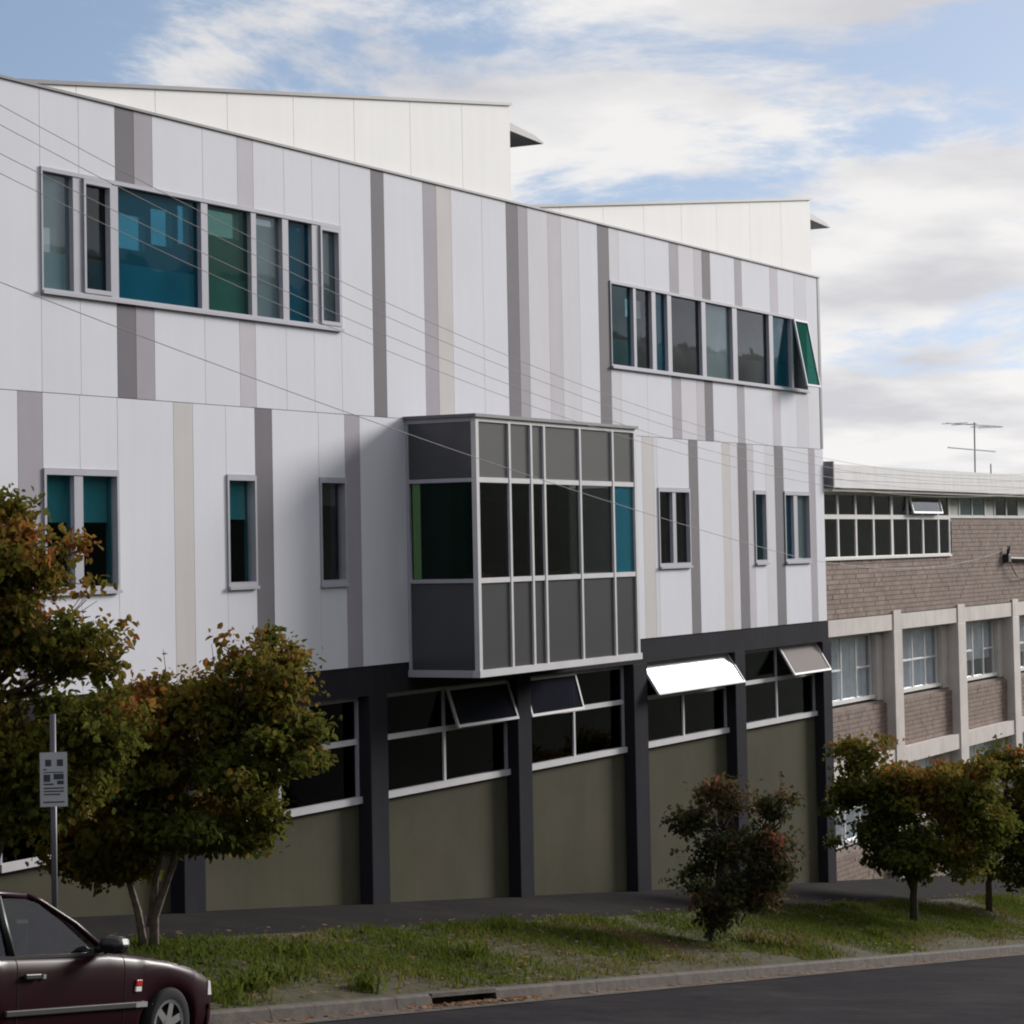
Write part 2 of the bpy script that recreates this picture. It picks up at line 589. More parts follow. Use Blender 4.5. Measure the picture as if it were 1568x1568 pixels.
for a, b, dz0, dz1 in ((INL0, INL1, 0.014, -0.03),):
    m_.hexa([(a, -5.2, zk(a) + dz1), (b, -5.2, zk(b) + dz1), (b, -4.75, zk(b) + dz1), (a, -4.75, zk(a) + dz1)],
            [(a, -5.2, zk(a) + dz0), (b, -5.2, zk(b) + dz0), (b, -4.75, zk(b) + dz0), (a, -4.75, zk(a) + dz0)])
m_.build('inlet_lintel', 'kerb', kerb)
m_ = MB()
m_.hexa([(INL0, -4.98, zk(INL0) - 0.3), (INL1, -4.98, zk(INL1) - 0.3), (INL1, -4.9, zk(INL1) - 0.3), (INL0, -4.9, zk(INL0) - 0.3)],
        [(INL0, -4.98, zk(INL0) - 0.035), (INL1, -4.98, zk(INL1) - 0.035), (INL1, -4.9, zk(INL1) - 0.035), (INL0, -4.9, zk(INL0) - 0.035)])
m_.build('inlet_back', 'steel_dark', kerb)


# verge: uneven soil with grass
def vnoise(x, y, s, seed):
    """cheap smooth value noise, vectorised"""
    x = np.asarray(x, float) * s + seed * 17.3
    y = np.asarray(y, float) * s + seed * 9.1
    xi, yi = np.floor(x), np.floor(y)
    fx, fy = x - xi, y - yi
    fx, fy = fx * fx * (3 - 2 * fx), fy * fy * (3 - 2 * fy)

    def h(a, b):
        t = np.sin(a * 127.1 + b * 311.7 + seed * 74.7) * 43758.5453
        return t - np.floor(t)
    return (h(xi, yi) * (1 - fx) + h(xi + 1, yi) * fx) * (1 - fy) + (h(xi, yi + 1) * (1 - fx) + h(xi + 1, yi + 1) * fx) * fy


def verge_z(x, t):
    e = min(1.0, max(0.0, (t - 2.1) / 0.25)) * min(1.0, max(0.0, (5.05 - t) / 0.2))
    return ground(x, t) + e * (0.10 * (float(vnoise(x, t, 1.1, 3)) - 0.35) + 0.04 * (float(vnoise(x, t, 3.7, 5)) - 0.5))


mb = MB()
mb.grid([[(x, -t, verge_z(x, t) + 0.004) for x in frange(-40, 100, 0.35)] for t in frange(5.04, 2.1, -0.21)])
mb.build('verge', 'soil', smooth=True, kind='structure', origin=(0, 0, 0))


def blades(name, n, x0, x1, hmin, hmax, m, label, cat, dens):
    X = rng.uniform(x0, x1, n * 3)
    T = rng.uniform(2.08, 5.03, n * 3)
    keep = rng.uniform(0, 1, n * 3) < dens(X, T)
    X, T = X[keep][:n], T[keep][:n]
    n = len(X)
    V = np.zeros((n, 5, 3))
    tall = vnoise(X, T, 0.9, 8)
    H = rng.uniform(hmin, hmax, n) * (0.55 + 0.9 * tall)
    az = rng.uniform(0, 2 * math.pi, n)
    lean = rng.uniform(0.15, 0.9, n)
    wd = rng.uniform(0.006, 0.013, n)
    Z = np.array([verge_z(a, b) for a, b in zip(X, T)])
    dx, dy = np.cos(az), np.sin(az)
    P0 = np.stack([X, -T, Z - 0.01], 1)
    side = np.stack([-dy, dx, 0 * dx], 1) * wd[:, None]
    out = np.stack([dx, dy, 0 * dx], 1)
    up = np.array([0, 0, 1.0])
    mid = P0 + out * (lean * H * 0.25)[:, None] + up * (H * 0.6)[:, None]
    tip = P0 + out * (lean * H * 0.85)[:, None] + up * H[:, None]
    V[:, 0], V[:, 1] = P0 - side, P0 + side
    V[:, 2], V[:, 3] = mid + side * 0.8, mid - side * 0.8
    V[:, 4] = tip
    idx = np.arange(n) * 5
    F = []
    for i in idx:
        F += [(i, i + 1, i + 2, i + 3), (i + 3, i + 2, i + 4)]
    me = bpy.data.meshes.new(name)
    me.from_pydata(V.reshape(-1, 3).tolist(), [], F)
    dry = vnoise(X, T, 0.55, 21)
    tn = np.clip(0.12 + 0.16 * np.clip((T - 3.6) / 1.4, 0, 1) + 0.75 * np.clip((dry - 0.33) * 1.9, 0, 1) + rng.normal(0, 0.16, n), 0, 1)
    at = me.attributes.new('tint', 'FLOAT', 'POINT')
    at.data.foreach_set('value', np.repeat(tn, 5).astype(np.float32))
    me.materials.append(MATS[m])
    o = bpy.data.objects.new(name, me)
    COL.objects.link(o)
    return tag(o, label, cat, kind='stuff')


def gd(X, T):
    d = 0.25 + 0.95 * vnoise(X, T, 0.8, 13)
    d *= np.where(T < 2.2, 0.45, 1)
    bare = vnoise(X, T, 0.55, 21)
    return np.clip(d - 0.75 * np.clip((bare - 0.52) * 3.5, 0, 1) - .25 * np.clip((T - 4.3) / .7, 0, 1), 0.03, 1)


blades('grass', 75000, 12, 62, 0.035, 0.11, 'grass_blade', 'rough patchy grass on the verge between footpath and kerb', 'grass', gd)

# fallen leaves in the gutter and on the verge
mb = MB()
for i in range(2200):
    x = random.uniform(16, 55)
    if i % 3 == 0:
        t = 5.22 + abs(random.gauss(0, 0.12)); z = zk(x) - 0.118
    else:
        t = random.uniform(1.7, 5.0); z = (verge_z(x, t) if t > 2.1 else ground(x, t)) + random.uniform(0.01, 0.05)
    if t > 5.6: continue
    a = random.uniform(0, 6.28); s_ = random.uniform(0.025, 0.05)
    c, d = math.cos(a) * s_, math.sin(a) * s_
    mb.face([(x - c, -t - d, z), (x + d * .6, -t - c * .6, z + .008), (x + c, -t + d, z + .012), (x - d * .6, -t + c * .6, z + .004)])
for i in range(160):
    x = random.uniform(22.6, 25.4); t = 5.22 + abs(random.gauss(0, 0.1)); z = zk(x) - 0.11
    a = random.uniform(0, 6.28); s_ = random.uniform(0.03, 0.055)
    c, d = math.cos(a) * s_, math.sin(a) * s_
    mb.face([(x - c, -t - d, z), (x + d * .6, -t - c * .6, z + .01), (x + c, -t + d, z + .02), (x - d * .6, -t + c * .6, z + .004)])
mb.build('fallen_leaves', 'leaf_litter', label='brown fallen leaves scattered along the gutter and verge', cat='leaves', kind='stuff', origin=(0, 0, 0))

# ------------------------------------------------------------------ main building
BX0, BX1 = 7.7, 49.05
bld = empty('school_building', (28, 0, zf(28)),
            'long white-panelled building with grey vertical stripes, projecting glazed bay and sawtooth roof', 'building')
Z_TOP, Z_J, Z_B = 11.10, 7.39, 3.705

# window openings in the cladding: x0, x1, z0, z1
STRIP1 = (22.97, 29.74, 8.60, 10.14)
STRIP2 = (38.70, 48.24, 8.58, 10.14)
LOWWIN = [(22.97, 24.43, 4.94, 6.47), (26.79, 27.48, 4.92, 6.46), (29.08, 29.78, 4.90, 6.46),
          (40.55, 41.97, 4.97, 6.46), (45.14, 45.77, 4.97, 6.46), (46.75, 48.18, 4.97, 6.46)]
BAY = (31.50, 37.05, 3.48, 7.37)
OPEN_UP = [STRIP1, STRIP2]
OPEN_LO = LOWWIN + [(31.62, 36.93, 3.75, 7.2)]


def wall_mesh(mb, x0, x1, z0, z1, ops, y0, y1):
    xs_ = sorted({x0, x1, *[o[0] for o in ops], *[o[1] for o in ops]})
    for a, b in zip(xs_, xs_[1:]):
        zs_ = [z0]
        for o in sorted([o for o in ops if o[0] < b - 1e-6 and o[1] > a + 1e-6], key=lambda o: o[2]):
            zs_ += [o[2], o[3]]
        zs_.append(z1)
        for k in range(0, len(zs_), 2):
            if zs_[k + 1] - zs_[k] > 1e-4:
                mb.box(a, b, y0, y1, zs_[k], zs_[k + 1])
    return mb


mb = MB()
wall_mesh(mb, BX0, BX1 - 0.02, Z_J, Z_TOP - 0.01, OPEN_UP, 0.034, 0.2)
wall_mesh(mb, BX0, BX1 - 0.02, Z_B, Z_J, OPEN_LO, 0.034, 0.2)
mb.build('backing_wall', 'backing', bld)

UP = [(BX0, 'white'), (9.3, 'mid'), (10.1, 'white'), (12.0, 'white'), (13.6, 'dark'), (14.0, 'white'), (15.7, 'white'), (17.3, 'light'),
      (17.8, 'white'), (19.4, 'white'), (21.2, 'white'), (22.97, 'white'), (23.72, 'white'), (24.45, 'dark'), (24.84, 'mid'), (25.23, 'white'), (26.34, 'white'),
      (27.15, 'light'), (27.53, 'white'), (28.29, 'white'), (29.01, 'white'), (29.74, 'white'), (30.62, 'dark'), (30.99, 'white'),
      (32.15, 'mid'), (32.56, 'beige'), (33.03, 'white'), (34.03, 'white'), (34.85, 'dark'), (35.26, 'mid'), (35.60, 'pale'),
      (36.34, 'light'), (36.82, 'pale'), (37.49, 'white'), (38.24, 'dark'), (38.70, 'pale'), (39.09, 'white'), (40.2, 'white'),
      (41.28, 'mid'), (41.70, 'pale'), (42.42, 'light'), (42.80, 'dark'), (43.20, 'white'), (44.40, 'mid'), (44.77, 'white'),
      (46.25, 'light'), (46.67, 'white'), (47.59, 'pale'), (48.24, 'white'), (48.93, None)]
LO = [(BX0, 'white'), (9.8, 'white'), (11.4, 'dark'), (12.0, 'white'), (13.8, 'white'), (15.2, 'mid'), (15.7, 'white'), (17.6, 'white'),
      (19.2, 'beige'), (19.7, 'white'), (21.2, 'white'), (22.51, 'mid'), (22.97, 'white'), (23.68, 'white'), (24.43, 'white'), (25.61, 'beige'), (26.04, 'white'), (26.79, 'white'),
      (27.48, 'dark'), (27.90, 'white'), (29.08, 'white'), (29.78, 'mid'), (30.19, 'white'), (31.62, 'white'), (34.3, 'white'),
      (36.93, 'white'), (38.4, 'white'), (39.90, 'beige'), (40.38, 'pale'), (40.55, 'white'), (41.97, 'dark'), (42.40, 'white'), (43.56, 'beige'), (43.95, 'pale'),
      (44.34, 'dark'), (44.81, 'light'), (45.14, 'white'), (45.77, 'pale'), (46.26, 'dark'), (46.75, 'white'), (48.18, 'mid'), (48.55, 'white'), (49.05, None)]


def clad(bounds, z0, z1, ops):
    G = 0.004
    for (a, c), (b, _) in zip(bounds, bounds[1:]):
        spans = [z0]
        for o in sorted([o for o in ops if o[0] < b - 0.02 and o[1] > a + 0.02], key=lambda o: o[2]):
            spans += [o[2], o[3]]
        spans.append(z1)
        for k in range(0, len(spans), 2):
            if spans[k + 1] - spans[k] > 0.02:
                ob = part_box('cladding_panel', 'clad_' + c, bld, a + G, b - G, 0.0, 0.032, spans[k] + G, spans[k + 1] - G)
                if c != 'white':
                    ob['label'] = {'dark': 'dark grey stripe panel', 'mid': 'mid grey stripe panel', 'light': 'light mauve grey stripe panel',
                                   'pale': 'pale grey stripe panel', 'beige': 'beige grey stripe panel'}[c]


clad(UP, Z_J, Z_TOP, OPEN_UP)
clad(LO, Z_B, Z_J, OPEN_LO)
part_box('corner_trim', 'cap_grey', bld, 48.94, 49.06, -0.008, 0.2, Z_J + 0.01, Z_TOP - 0.005)
part_box('parapet_cap', 'cap_grey', bld, BX0, 49.07, -0.025, 0.22, Z_TOP + 0.002, Z_TOP + 0.035)
part_box('end_wall', 'clad_white', bld, 48.88, 49.045, 0.201, 3.2, -4.0, Z_TOP - 0.02)
part_box('end_wall', 'clad_white', bld, BX0 + 0.005, BX0 + 0.15, 0.201, 3.2, -1.0, Z_TOP - 0.02)
part_box('roof_deck', 'roof_sheet', bld, BX0 + 0.151, 48.879, 0.201, 3.2, 10.98, 11.06)
# floors and rooms
part_box('floor_slab', 'interior', bld, BX0 + 0.151, 48.879, 0.201, 2.999, 7.05, 7.40)
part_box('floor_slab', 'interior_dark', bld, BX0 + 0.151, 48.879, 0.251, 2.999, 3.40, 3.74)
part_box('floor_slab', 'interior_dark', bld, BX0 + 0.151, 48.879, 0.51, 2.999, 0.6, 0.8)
# rear wall, with small high windows on the top floor
hl = [(26.66, 26.98, 9.68, 10.06), (27.24, 27.32, 9.69, 10.13), (28.41, 29.05, 9.92, 10.45), (29.20, 29.73, 10.05, 10.62), (29.88, 30.17, 10.13, 10.74),
      (30.67, 31.5, 10.35, 10.77), (31.6, 31.69, 10.53, 10.78), (31.98, 32.58, 10.65, 10.78), (33.17, 33.37, 10.67, 10.74), (45.6, 46.6, 10.2, 10.6)]
mb = MB()
wall_mesh(mb, BX0 + 0.16, 48.87, 7.401, 10.975, hl, 3.0, 3.12)
mb.build('rear_wall', 'interior', bld)
for h in hl:
    part_box('rear_pane', 'glass_frost', bld, h[0], h[1], 3.05, 3.06, h[2], h[3])
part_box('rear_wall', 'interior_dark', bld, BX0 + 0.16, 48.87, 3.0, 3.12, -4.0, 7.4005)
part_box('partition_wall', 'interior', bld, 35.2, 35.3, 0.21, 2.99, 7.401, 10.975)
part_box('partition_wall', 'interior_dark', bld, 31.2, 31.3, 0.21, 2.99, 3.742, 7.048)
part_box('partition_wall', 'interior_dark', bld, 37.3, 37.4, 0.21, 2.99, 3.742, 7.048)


def window(x0, x1, z0, z1, divs, panes, yf=-0.02, ft=0.05, sill=True, label=None, framem='alu'):
    """divs: list of pane x-ranges; panes: glass material of each"""
    w = MB()
    yb = 0.13
    w.box(x0, x1, yf, yb, z1 - ft, z1)
    w.box(x0, x1, yf, yb, z0, z0 + ft * 1.2)
    w.box(x0, x0 + ft * .55, yf, yb, z0 + ft * 1.2, z1 - ft)
    w.box(x1 - ft * .55, x1, yf, yb, z0 + ft * 1.2, z1 - ft)
    wo = w.build('window', framem, bld, label=label)
    prev = x0 + ft * .55
    for i, ((a, b), g) in enumerate(zip(divs, panes)):
        if i and a - prev > 0.02:
            part_box('mullion', framem, wo, prev, a, yf + 0.012, yb - 0.01, z0 + ft * 1.2, z1 - ft)
        if g:
            part_box('pane', g, wo, a, b, 0.058, 0.066, z0 + ft * 1.2, z1 - ft)
        prev = b
    if sill:
        part_box('sill', framem, wo, x0 - 0.005, x1 + 0.005, -0.05, -0.021, z0 - 0.012, z0 + 0.03)
    return wo


w1 = window(*STRIP1, [(23.0, 23.59), (23.80, 24.32), (24.49, 26.28), (26.43, 27.45), (27.57, 28.22), (28.37, 28.98), (29.20, 29.69)],
            ['glass_clear', 'glass_grey', 'glass_blue', 'glass_green', 'glass_clear', 'glass_blue', 'glass_clear'],
            label='long upper ribbon window of blue, green and clear panes')
# opening sashes inside the ribbon
for a, b in ((23.78, 24.34), (29.18, 29.70)):
    s_ = MB()
    s_.box(a, b, -0.03, 0.05, 10.03, 10.085); s_.box(a, b, -0.03, 0.05, 8.665, 8.72)
    s_.box(a, a + .04, -0.03, 0.05, 8.72, 10.03); s_.box(b - .04, b, -0.03, 0.05, 8.72, 10.03)
    s_.build('sash', 'alu', w1)
w2 = window(*STRIP2, [(38.73, 39.66), (39.77, 40.45), (40.62, 41.14), (41.32, 42.72), (42.91, 44.23), (44.46, 46.14), (46.35, 47.33), (47.45, 48.2)],
            ['glass_teal', 'glass_grey', 'glass_blue', 'glass_grey', 'glass_clear', 'glass_grey', 'glass_blue', None],
            label='long upper ribbon window with one sash pushed open at its right end')


def awning(parent, x0, x1, ztop, zbot, ang, g, y=-0.02, fm='alu_white', ft=0.045, label=None):
    """top-hung sash swung outwards by ang degrees"""
    L_ = ztop - zbot
    ca, sa = math.cos(R(ang)), math.sin(R(ang))

    def P(x, d, o):      # d down the sash, o outwards from its plane
        return (x, y - d * sa - o * ca, ztop - d * ca + o * sa)

    def slab(mb, xa, xb, d0, d1, o0, o1):
        mb.hexa([P(xa, d1, o1), P(xb, d1, o1), P(xb, d1, o0), P(xa, d1, o0)], [P(xa, d0, o1), P(xb, d0, o1), P(xb, d0, o0), P(xa, d0, o0)])
    m_ = MB()
    slab(m_, x0, x1, 0, ft, 0, 0.04); slab(m_, x0, x1, L_ - ft, L_, 0, 0.04)
    slab(m_, x0, x0 + ft, ft, L_ - ft, 0, 0.04); slab(m_, x1 - ft, x1, ft, L_ - ft, 0, 0.04)
    o = m_.build('awning_sash', fm, parent, label=label)
    m_ = MB(); slab(m_, x0 + ft, x1 - ft, ft, L_ - ft, 0.016, 0.022)
    m_.build('pane', g, o) if parent is bld else m_.build('sash_pane', g, parent)
    # stays
    for xx in (x0 + 0.01, x1 - 0.02):
        m_ = MB().tube([(xx, y, ztop - L_ * 0.62), P(xx, L_ * 0.72, 0)], 0.007, 5)
        m_.build('stay', 'steel_dark', o) if parent is bld else m_.build('sash_stay', 'steel_dark', parent)
    return o


awning(w2, 47.42, 48.21, 10.09, 8.64, 10.5, 'glass_sashgreen', fm='alu')
# low ledges, boards and blinds seen through the upper glass
part_box('window_ledge', 'ledge', bld, 22.5, 29.9, 0.50, 0.60, 7.402, 9.20)
part_box('window_ledge', 'ledge', bld, 38.6, 48.6, 0.50, 0.60, 7.402, 9.20)
part_box('white_board', 'blind', bld, 46.31, 47.33, 0.8, 0.83, 9.28, 9.84)
part_box('white_board', 'blind', bld, 45.32, 45.53, 0.8, 0.83, 9.24, 9.74)
part_box('white_board', 'blind', bld, 45.76, 45.87, 0.8, 0.83, 9.24, 9.75)
part_box('white_board', 'interior', bld, 24.85, 25.25, 0.8, 0.83, 9.30, 9.77)
LW = [([(23.04, 23.55), (23.72, 24.36)], ['glass_teal', 'glass_teal']), ([(26.90, 27.36)], ['glass_teal']), ([(29.19, 29.66)], ['glass_grey']),
      ([(40.66, 41.18), (41.33, 41.92)], ['glass_grey', 'glass_grey']), ([(45.20, 45.70)], ['glass_teal']),
      ([(46.82, 47.26), (47.47, 48.1)], ['glass_blue', 'glass_clear'])]
for o, (d, g) in zip(LOWWIN, LW):
    window(*o, d, g, ft=0.075)
for a, b, z in ((23.0, 24.42, 5.82), (26.82, 27.46, 5.86)):
    part_box('roller_blind', 'blind', bld, a, b, 0.16, 0.17, z, 6.44)
part_box('roller_blind', 'interior', bld, 29.1, 29.75, 0.16, 0.17, 6.06, 6.44)

# roof monitors (sawtooth): wall sheets, sloping roof, end face with glazing and hood
for (xa, za, xb, zb) in ((9.3, 11.03, 21.63, 12.80), (22.2, 11.06, 35.28, 12.77), (35.35, 11.06, 48.96, 12.80)):
    mon = None
    sl_ = (zb - za) / (xb - xa)
    first = True
    nb = 8
    for i in range(nb):
        p, q = xa + (xb - xa) * i / nb, xa + (xb - xa) * (i + 1) / nb
        p2, q2 = p + 0.006, q - 0.006
        m_ = MB().hexa([(p2, 0.12, 10.99), (q2, 0.12, 10.99), (q2, 0.15, 10.99), (p2, 0.15, 10.99)],
                       [(p2, 0.12, za + sl_ * (p2 - xa)), (q2, 0.12, za + sl_ * (q2 - xa)), (q2, 0.15, za + sl_ * (q2 - xa)), (p2, 0.15, za + sl_ * (p2 - xa))])
        m_.build('monitor_sheet', 'clad_cream', bld)
    MB().hexa([(xa, 0.16, 10.99), (xb - 0.01, 0.16, 10.99), (xb - 0.01, 3.1, 10.99), (xa, 3.1, 10.99)],
              [(xa, 0.16, za - .02), (xb - 0.01, 0.16, zb - .02), (xb - 0.01, 3.1, zb - .02), (xa, 3.1, za - .02)]).build('monitor_core', 'clad_cream', bld)
    MB().hexa([(xa - .1, 0.085, za + .002 - .1 * sl_), (xb + .03, 0.085, zb + .004), (xb + .03, 3.2, zb + .004), (xa - .1, 3.2, za + .002 - .1 * sl_)],
              [(xa - .1, 0.085, za + .05 - .1 * sl_), (xb + .03, 0.085, zb + .052), (xb + .03, 3.2, zb + .052), (xa - .1, 3.2, za + .05 - .1 * sl_)]).build('monitor_roof', 'cap_grey', bld)
    part_box('clerestory_pane', 'spandrel_low', bld, xb + 0.001, xb + 0.02, 0.35, 2.95, 11.25, zb - 0.45)
    MB().prism_y([(xb + 0.001, zb - 0.41), (xb + 1.24, zb - 0.47), (xb + 1.24, zb - 0.44), (xb + 0.9, zb - 0.36), (xb + 0.001, zb - 0.27)], 0.14, 3.1).build('sun_hood', 'cap_grey', bld)

# dark base: beam, columns, rendered panels, windows
part_box('base_beam', 'charcoal', bld, BX0, 49.16, 0.018, 0.24, 3.27, Z_B - 0.004)
part_box('base_beam', 'charcoal', bld, 48.8, 49.16, 0.2405, 3.25, 3.27, Z_B - 0.004)
COLS = [(11.9, 12.35), (16.5, 17.0), (21.12, 21.62), (25.72, 26.2), (30.35, 30.85), (34.93, 35.41), (39.35, 39.93), (43.98, 44.50), (48.75, 49.26)]
for a, b in COLS:
    part_box('column', 'charcoal', bld, a, b, 0.0, 0.5, zf((a + b) / 2) - 0.8, 3.268, bevel=0.012)
HEAD, MID, SILL = 3.25, 2.60, 1.79
RC = 0.22
open_ = {2: 'r', 3: 'l', 4: 'wide', 5: 'r2'}
bays = list(zip(COLS, COLS[1:]))[2:]
for i, ((_, a), (b, _2)) in enumerate(bays):
    # i = 0 .. 5 : bays from x 21.6
    wx0 = a if i else 22.35
    part_box('rendered_panel', 'olive', bld, a - .02, b + .02, RC, RC + .15, zf(b) - 0.9, SILL - 0.1)
    if i == 0:
        part_box('rendered_panel', 'olive', bld, a - .02, wx0, RC, RC + .15, SILL - 0.098, HEAD)
    m_ = MB()
    y0, y1 = RC - 0.02, RC + 0.07
    m_.box(wx0, b, y0, y1, HEAD - .055, HEAD + .02)
    m_.box(wx0, wx0 + .04, y0, y1, SILL, HEAD - .055); m_.box(b - .05, b, y0, y1, SILL, HEAD - .055)
    wo = m_.build('window', 'alu', bld, label='dark lower window in a four-pane white frame')
    xm = (wx0 + b) / 2
    part_box('sill', 'alu_white', wo, wx0 - (0.0 if i else .03), b, RC - .07, RC + .09, SILL - .098, SILL - .001)
    part_box('transom', 'alu_white', wo, wx0 + .04, b - .05, y0 + .004, y1 - .01, MID - .045, MID + .035)
    part_box('mullion', 'alu_white', wo, xm - .03, xm + .03, y0 + .008, y1 - .01, SILL, MID - .045)
    k = open_.get(i)
    if k != 'wide':
        part_box('mullion', 'alu', wo, xm - .03, xm + .03, y0 + .008, y1 - .01, MID + .035, HEAD - .055)
    yg0, yg1 = RC + .02, RC + .028
    part_box('pane', 'glass_dark', wo, wx0 + .04, xm - .03, yg0, yg1, SILL, MID - .045)
    part_box('pane', 'glass_dark', wo, xm + .03, b - .05, yg0, yg1, SILL, MID - .045)
    if k not in ('l', 'wide'):
        part_box('pane', 'glass_dark', wo, wx0 + .04, xm - .03, yg0, yg1, MID + .035, HEAD - .055)
    if k not in ('r', 'r2', 'wide'):
        part_box('pane', 'glass_dark', wo, xm + .03, b - .05, yg0, yg1, MID + .035, HEAD - .055)
    ys = RC - 0.025
    if k == 'r':
        awning(bld, xm + .02, b - .02, HEAD - .03, MID - .03, 18, 'glass_sash', y=ys, label='open awning sash below the glazed bay')
    if k == 'l':
        awning(bld, wx0 + .02, xm - .02, HEAD - .03, MID - .03, 15, 'glass_sash', y=ys, label='open awning sash below the glazed bay')
    if k == 'r2':
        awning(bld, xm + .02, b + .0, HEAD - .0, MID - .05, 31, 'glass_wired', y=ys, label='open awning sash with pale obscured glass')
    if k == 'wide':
        awning(bld, wx0 + .05, b + .02, HEAD + .0, MID - .05, 33, 'glass_glare', y=ys, label='wide open awning sash, coloured pale as the glare of reflected sky')
for (_, a), (b, _2) in list(zip(COLS, COLS[1:]))[:2]:
    part_box('rendered_panel', 'olive', bld, a - .02, b + .02, RC, RC + .15, zf(b) - 0.9, HEAD)

# projecting glazed bay
bx0, bx1, bz0, bz1 = BAY
by = -1.21
bay = MB().box(bx0 - .06, bx1 + .06, by - .05, -0.002, bz1 + .001, bz1 + .05).build('bay_window', 'cap_grey', bld, label='box bay with white mullions, dark panels above and below its glass')
part_box('bay_floor', 'charcoal', bay, bx0 + .03, bx1 - .03, by + .09, -0.003, bz0 + .012, bz0 + .10)
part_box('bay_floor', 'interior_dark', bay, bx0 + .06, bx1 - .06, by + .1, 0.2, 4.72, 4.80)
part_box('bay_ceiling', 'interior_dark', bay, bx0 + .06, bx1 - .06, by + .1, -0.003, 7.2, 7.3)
part_box('bottom_rail', 'alu_white', bay, bx0 - .04, bx1 + .05, by - .04, by + .085, bz0, bz0 + .105)
part_box('bottom_rail', 'alu', bay, bx0 - .04, bx0 + .07, by + .086, -0.003, bz0, bz0 + .105)
part_box('bottom_rail', 'alu', bay, bx1 - .06, bx1 + .05, by + .086, -0.003, bz0, bz0 + .105)
part_box('top_rail', 'alu_white', bay, bx0, bx1, by - .012, by + .07, bz1 - .065, bz1)
part_box('side_rail', 'alu', bay, bx0 - .012, bx0 + .07, by + .071, -0.003, bz1 - .065, bz1)
MULL = [31.53, 32.55, 33.26, 33.70, 34.95, 36.16, 37.02]
ROWS = [bz0 + .105, 4.92, 6.43, bz1 - .065]
for i, x in enumerate(MULL):
    h = 0.045 if i in (0, 6) else 0.03
    part_box('mullion', 'alu_white', bay, x - h, x + h, by - .022, by + .06, bz0 + .105, bz1 - .065)
for z in ROWS[1:3]:
    for a, b in zip(MULL, MULL[1:]):
        part_box('transom', 'alu_white', bay, a + .03, b - .03, by - .014, by + .06, z - .038, z + .038)
    part_box('transom', 'alu', bay, bx0 - .014, bx0 + .05, by + .061, -0.05, z - .03, z + .03)
part_box('mullion', 'alu', bay, bx0 - .012, bx0 + .06, -0.05, -0.003, bz0 + .105, bz1 - .065)
PAN = ['glass_bay', 'glass_bay', 'glass_bay', 'glass_bay', 'glass_bay', 'glass_bayblue']
for r_ in range(3):
    z0, z1 = ROWS[r_] + (0.038 if r_ else 0), ROWS[r_ + 1] - (0.038 if r_ < 2 else 0)
    for i, (a, b) in enumerate(zip(MULL, MULL[1:])):
        if r_ == 1:
            part_box('glass_pane', PAN[i], bay, a + .03, b - .03, by + .02, by + .028, z0, z1)
        else:
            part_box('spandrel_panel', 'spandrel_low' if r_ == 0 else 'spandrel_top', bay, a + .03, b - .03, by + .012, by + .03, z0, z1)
    sx = bx0 + .012
    if r_ == 1:
        part_box('glass_pane', 'glass_bayside', bay, sx, sx + .008, by + .062, -0.24, z0, z1)
        part_box('glass_pane', 'pin_green', bay, sx, sx + .008, -0.235, -0.10, z0, z1, label='narrow green strip painted as light seen through the side glazing')  # opaque green painted in for light seen through green glass
    else:
        part_box('spandrel_panel', 'spandrel_low', bay, sx, sx + .018, by + .062, -0.052, z0, z1)
    part_box('spandrel_panel' if r_ != 1 else 'glass_pane', 'spandrel_low' if r_ != 1 else 'glass_bay', bay, bx1 - .03, bx1 - .012, by + .062, -0.004, z0, z1)
part_box('blue_screen', 'pin_blue', bay, 36.5, 37.0, by + .2, by + .22, 4.95, 6.40)
MB().box(33.85, 34.5, by + .12, by + .35, 4.802, 5.03).build('cushion', 'pin_green', bevel=.04, label='green cushion on the floor behind the fourth pane of the bay', cat='cushion')
MB().box(31.68, 31.95, by + .12, by + .35, 4.802, 5.04).build('storage_box', 'orange_box', bevel=.02, label='larger orange box behind the first front pane of the bay', cat='box', group='orange boxes in the bay window')
MB().box(32.02, 32.22, by + .12, by + .35, 4.802, 5.02).build('storage_box', 'orange_box', bevel=.02, label='smaller orange box, right of the other in the bay', cat='box', group='orange boxes in the bay window')

# ------------------------------------------------------------------ brick building
BY = 0.30
br = empty('brick_building', (60, 1.0, zf(60)), 'brown brick building with cream concrete frame beyond the white one', 'building')
KX0, KX1 = 49.62, 83.0
part_box('core_wall', 'mortar', br, KX0, KX1, BY + .62, 11, -7.5, 4.99)
part_box('core_wall', 'mortar', br, 58.62, KX1, BY + .07, BY + .615, 4.991, 5.93)
part_box('core_wall', 'mortar', br, KX0, KX1, BY + .07, BY + .6, 3.68, 4.985)
part_box('room_back', 'interior_dark', br, KX0 + .1, KX1, 3.0, 3.1, 4.992, 6.5)
part_box('ceiling', 'interior', br, KX0 + .1, KX1, BY + .25, 10.9, 6.46, 6.56)
# fascia boards and roof
for i, (za, zb, yy) in enumerate(((6.57, 6.74, .0), (6.748, 6.91, .012), (6.918, 7.08, .024))):
    part_box('fascia_board', 'fascia', br, KX0 - .25, KX1, BY - .42 + yy, BY - .36 + yy, za, zb)
part_box('soffit', 'painted_white', br, KX0 - .2, KX1, BY - .355, BY + .24, 6.50, 6.565)
part_box('fascia_end', 'cap_grey', br, KX0 - .32, KX0 - .255, BY - .43, BY - .2, 6.55, 7.14)
part_box('roof', 'roof_sheet', br, KX0 - .2, KX1, BY - .33, 11.2, 7.0, 7.06)
part_box('end_wall', 'painted_white', br, KX0 - .05, KX0 - .005, BY + .1, 10.9, 3.7, 6.49)
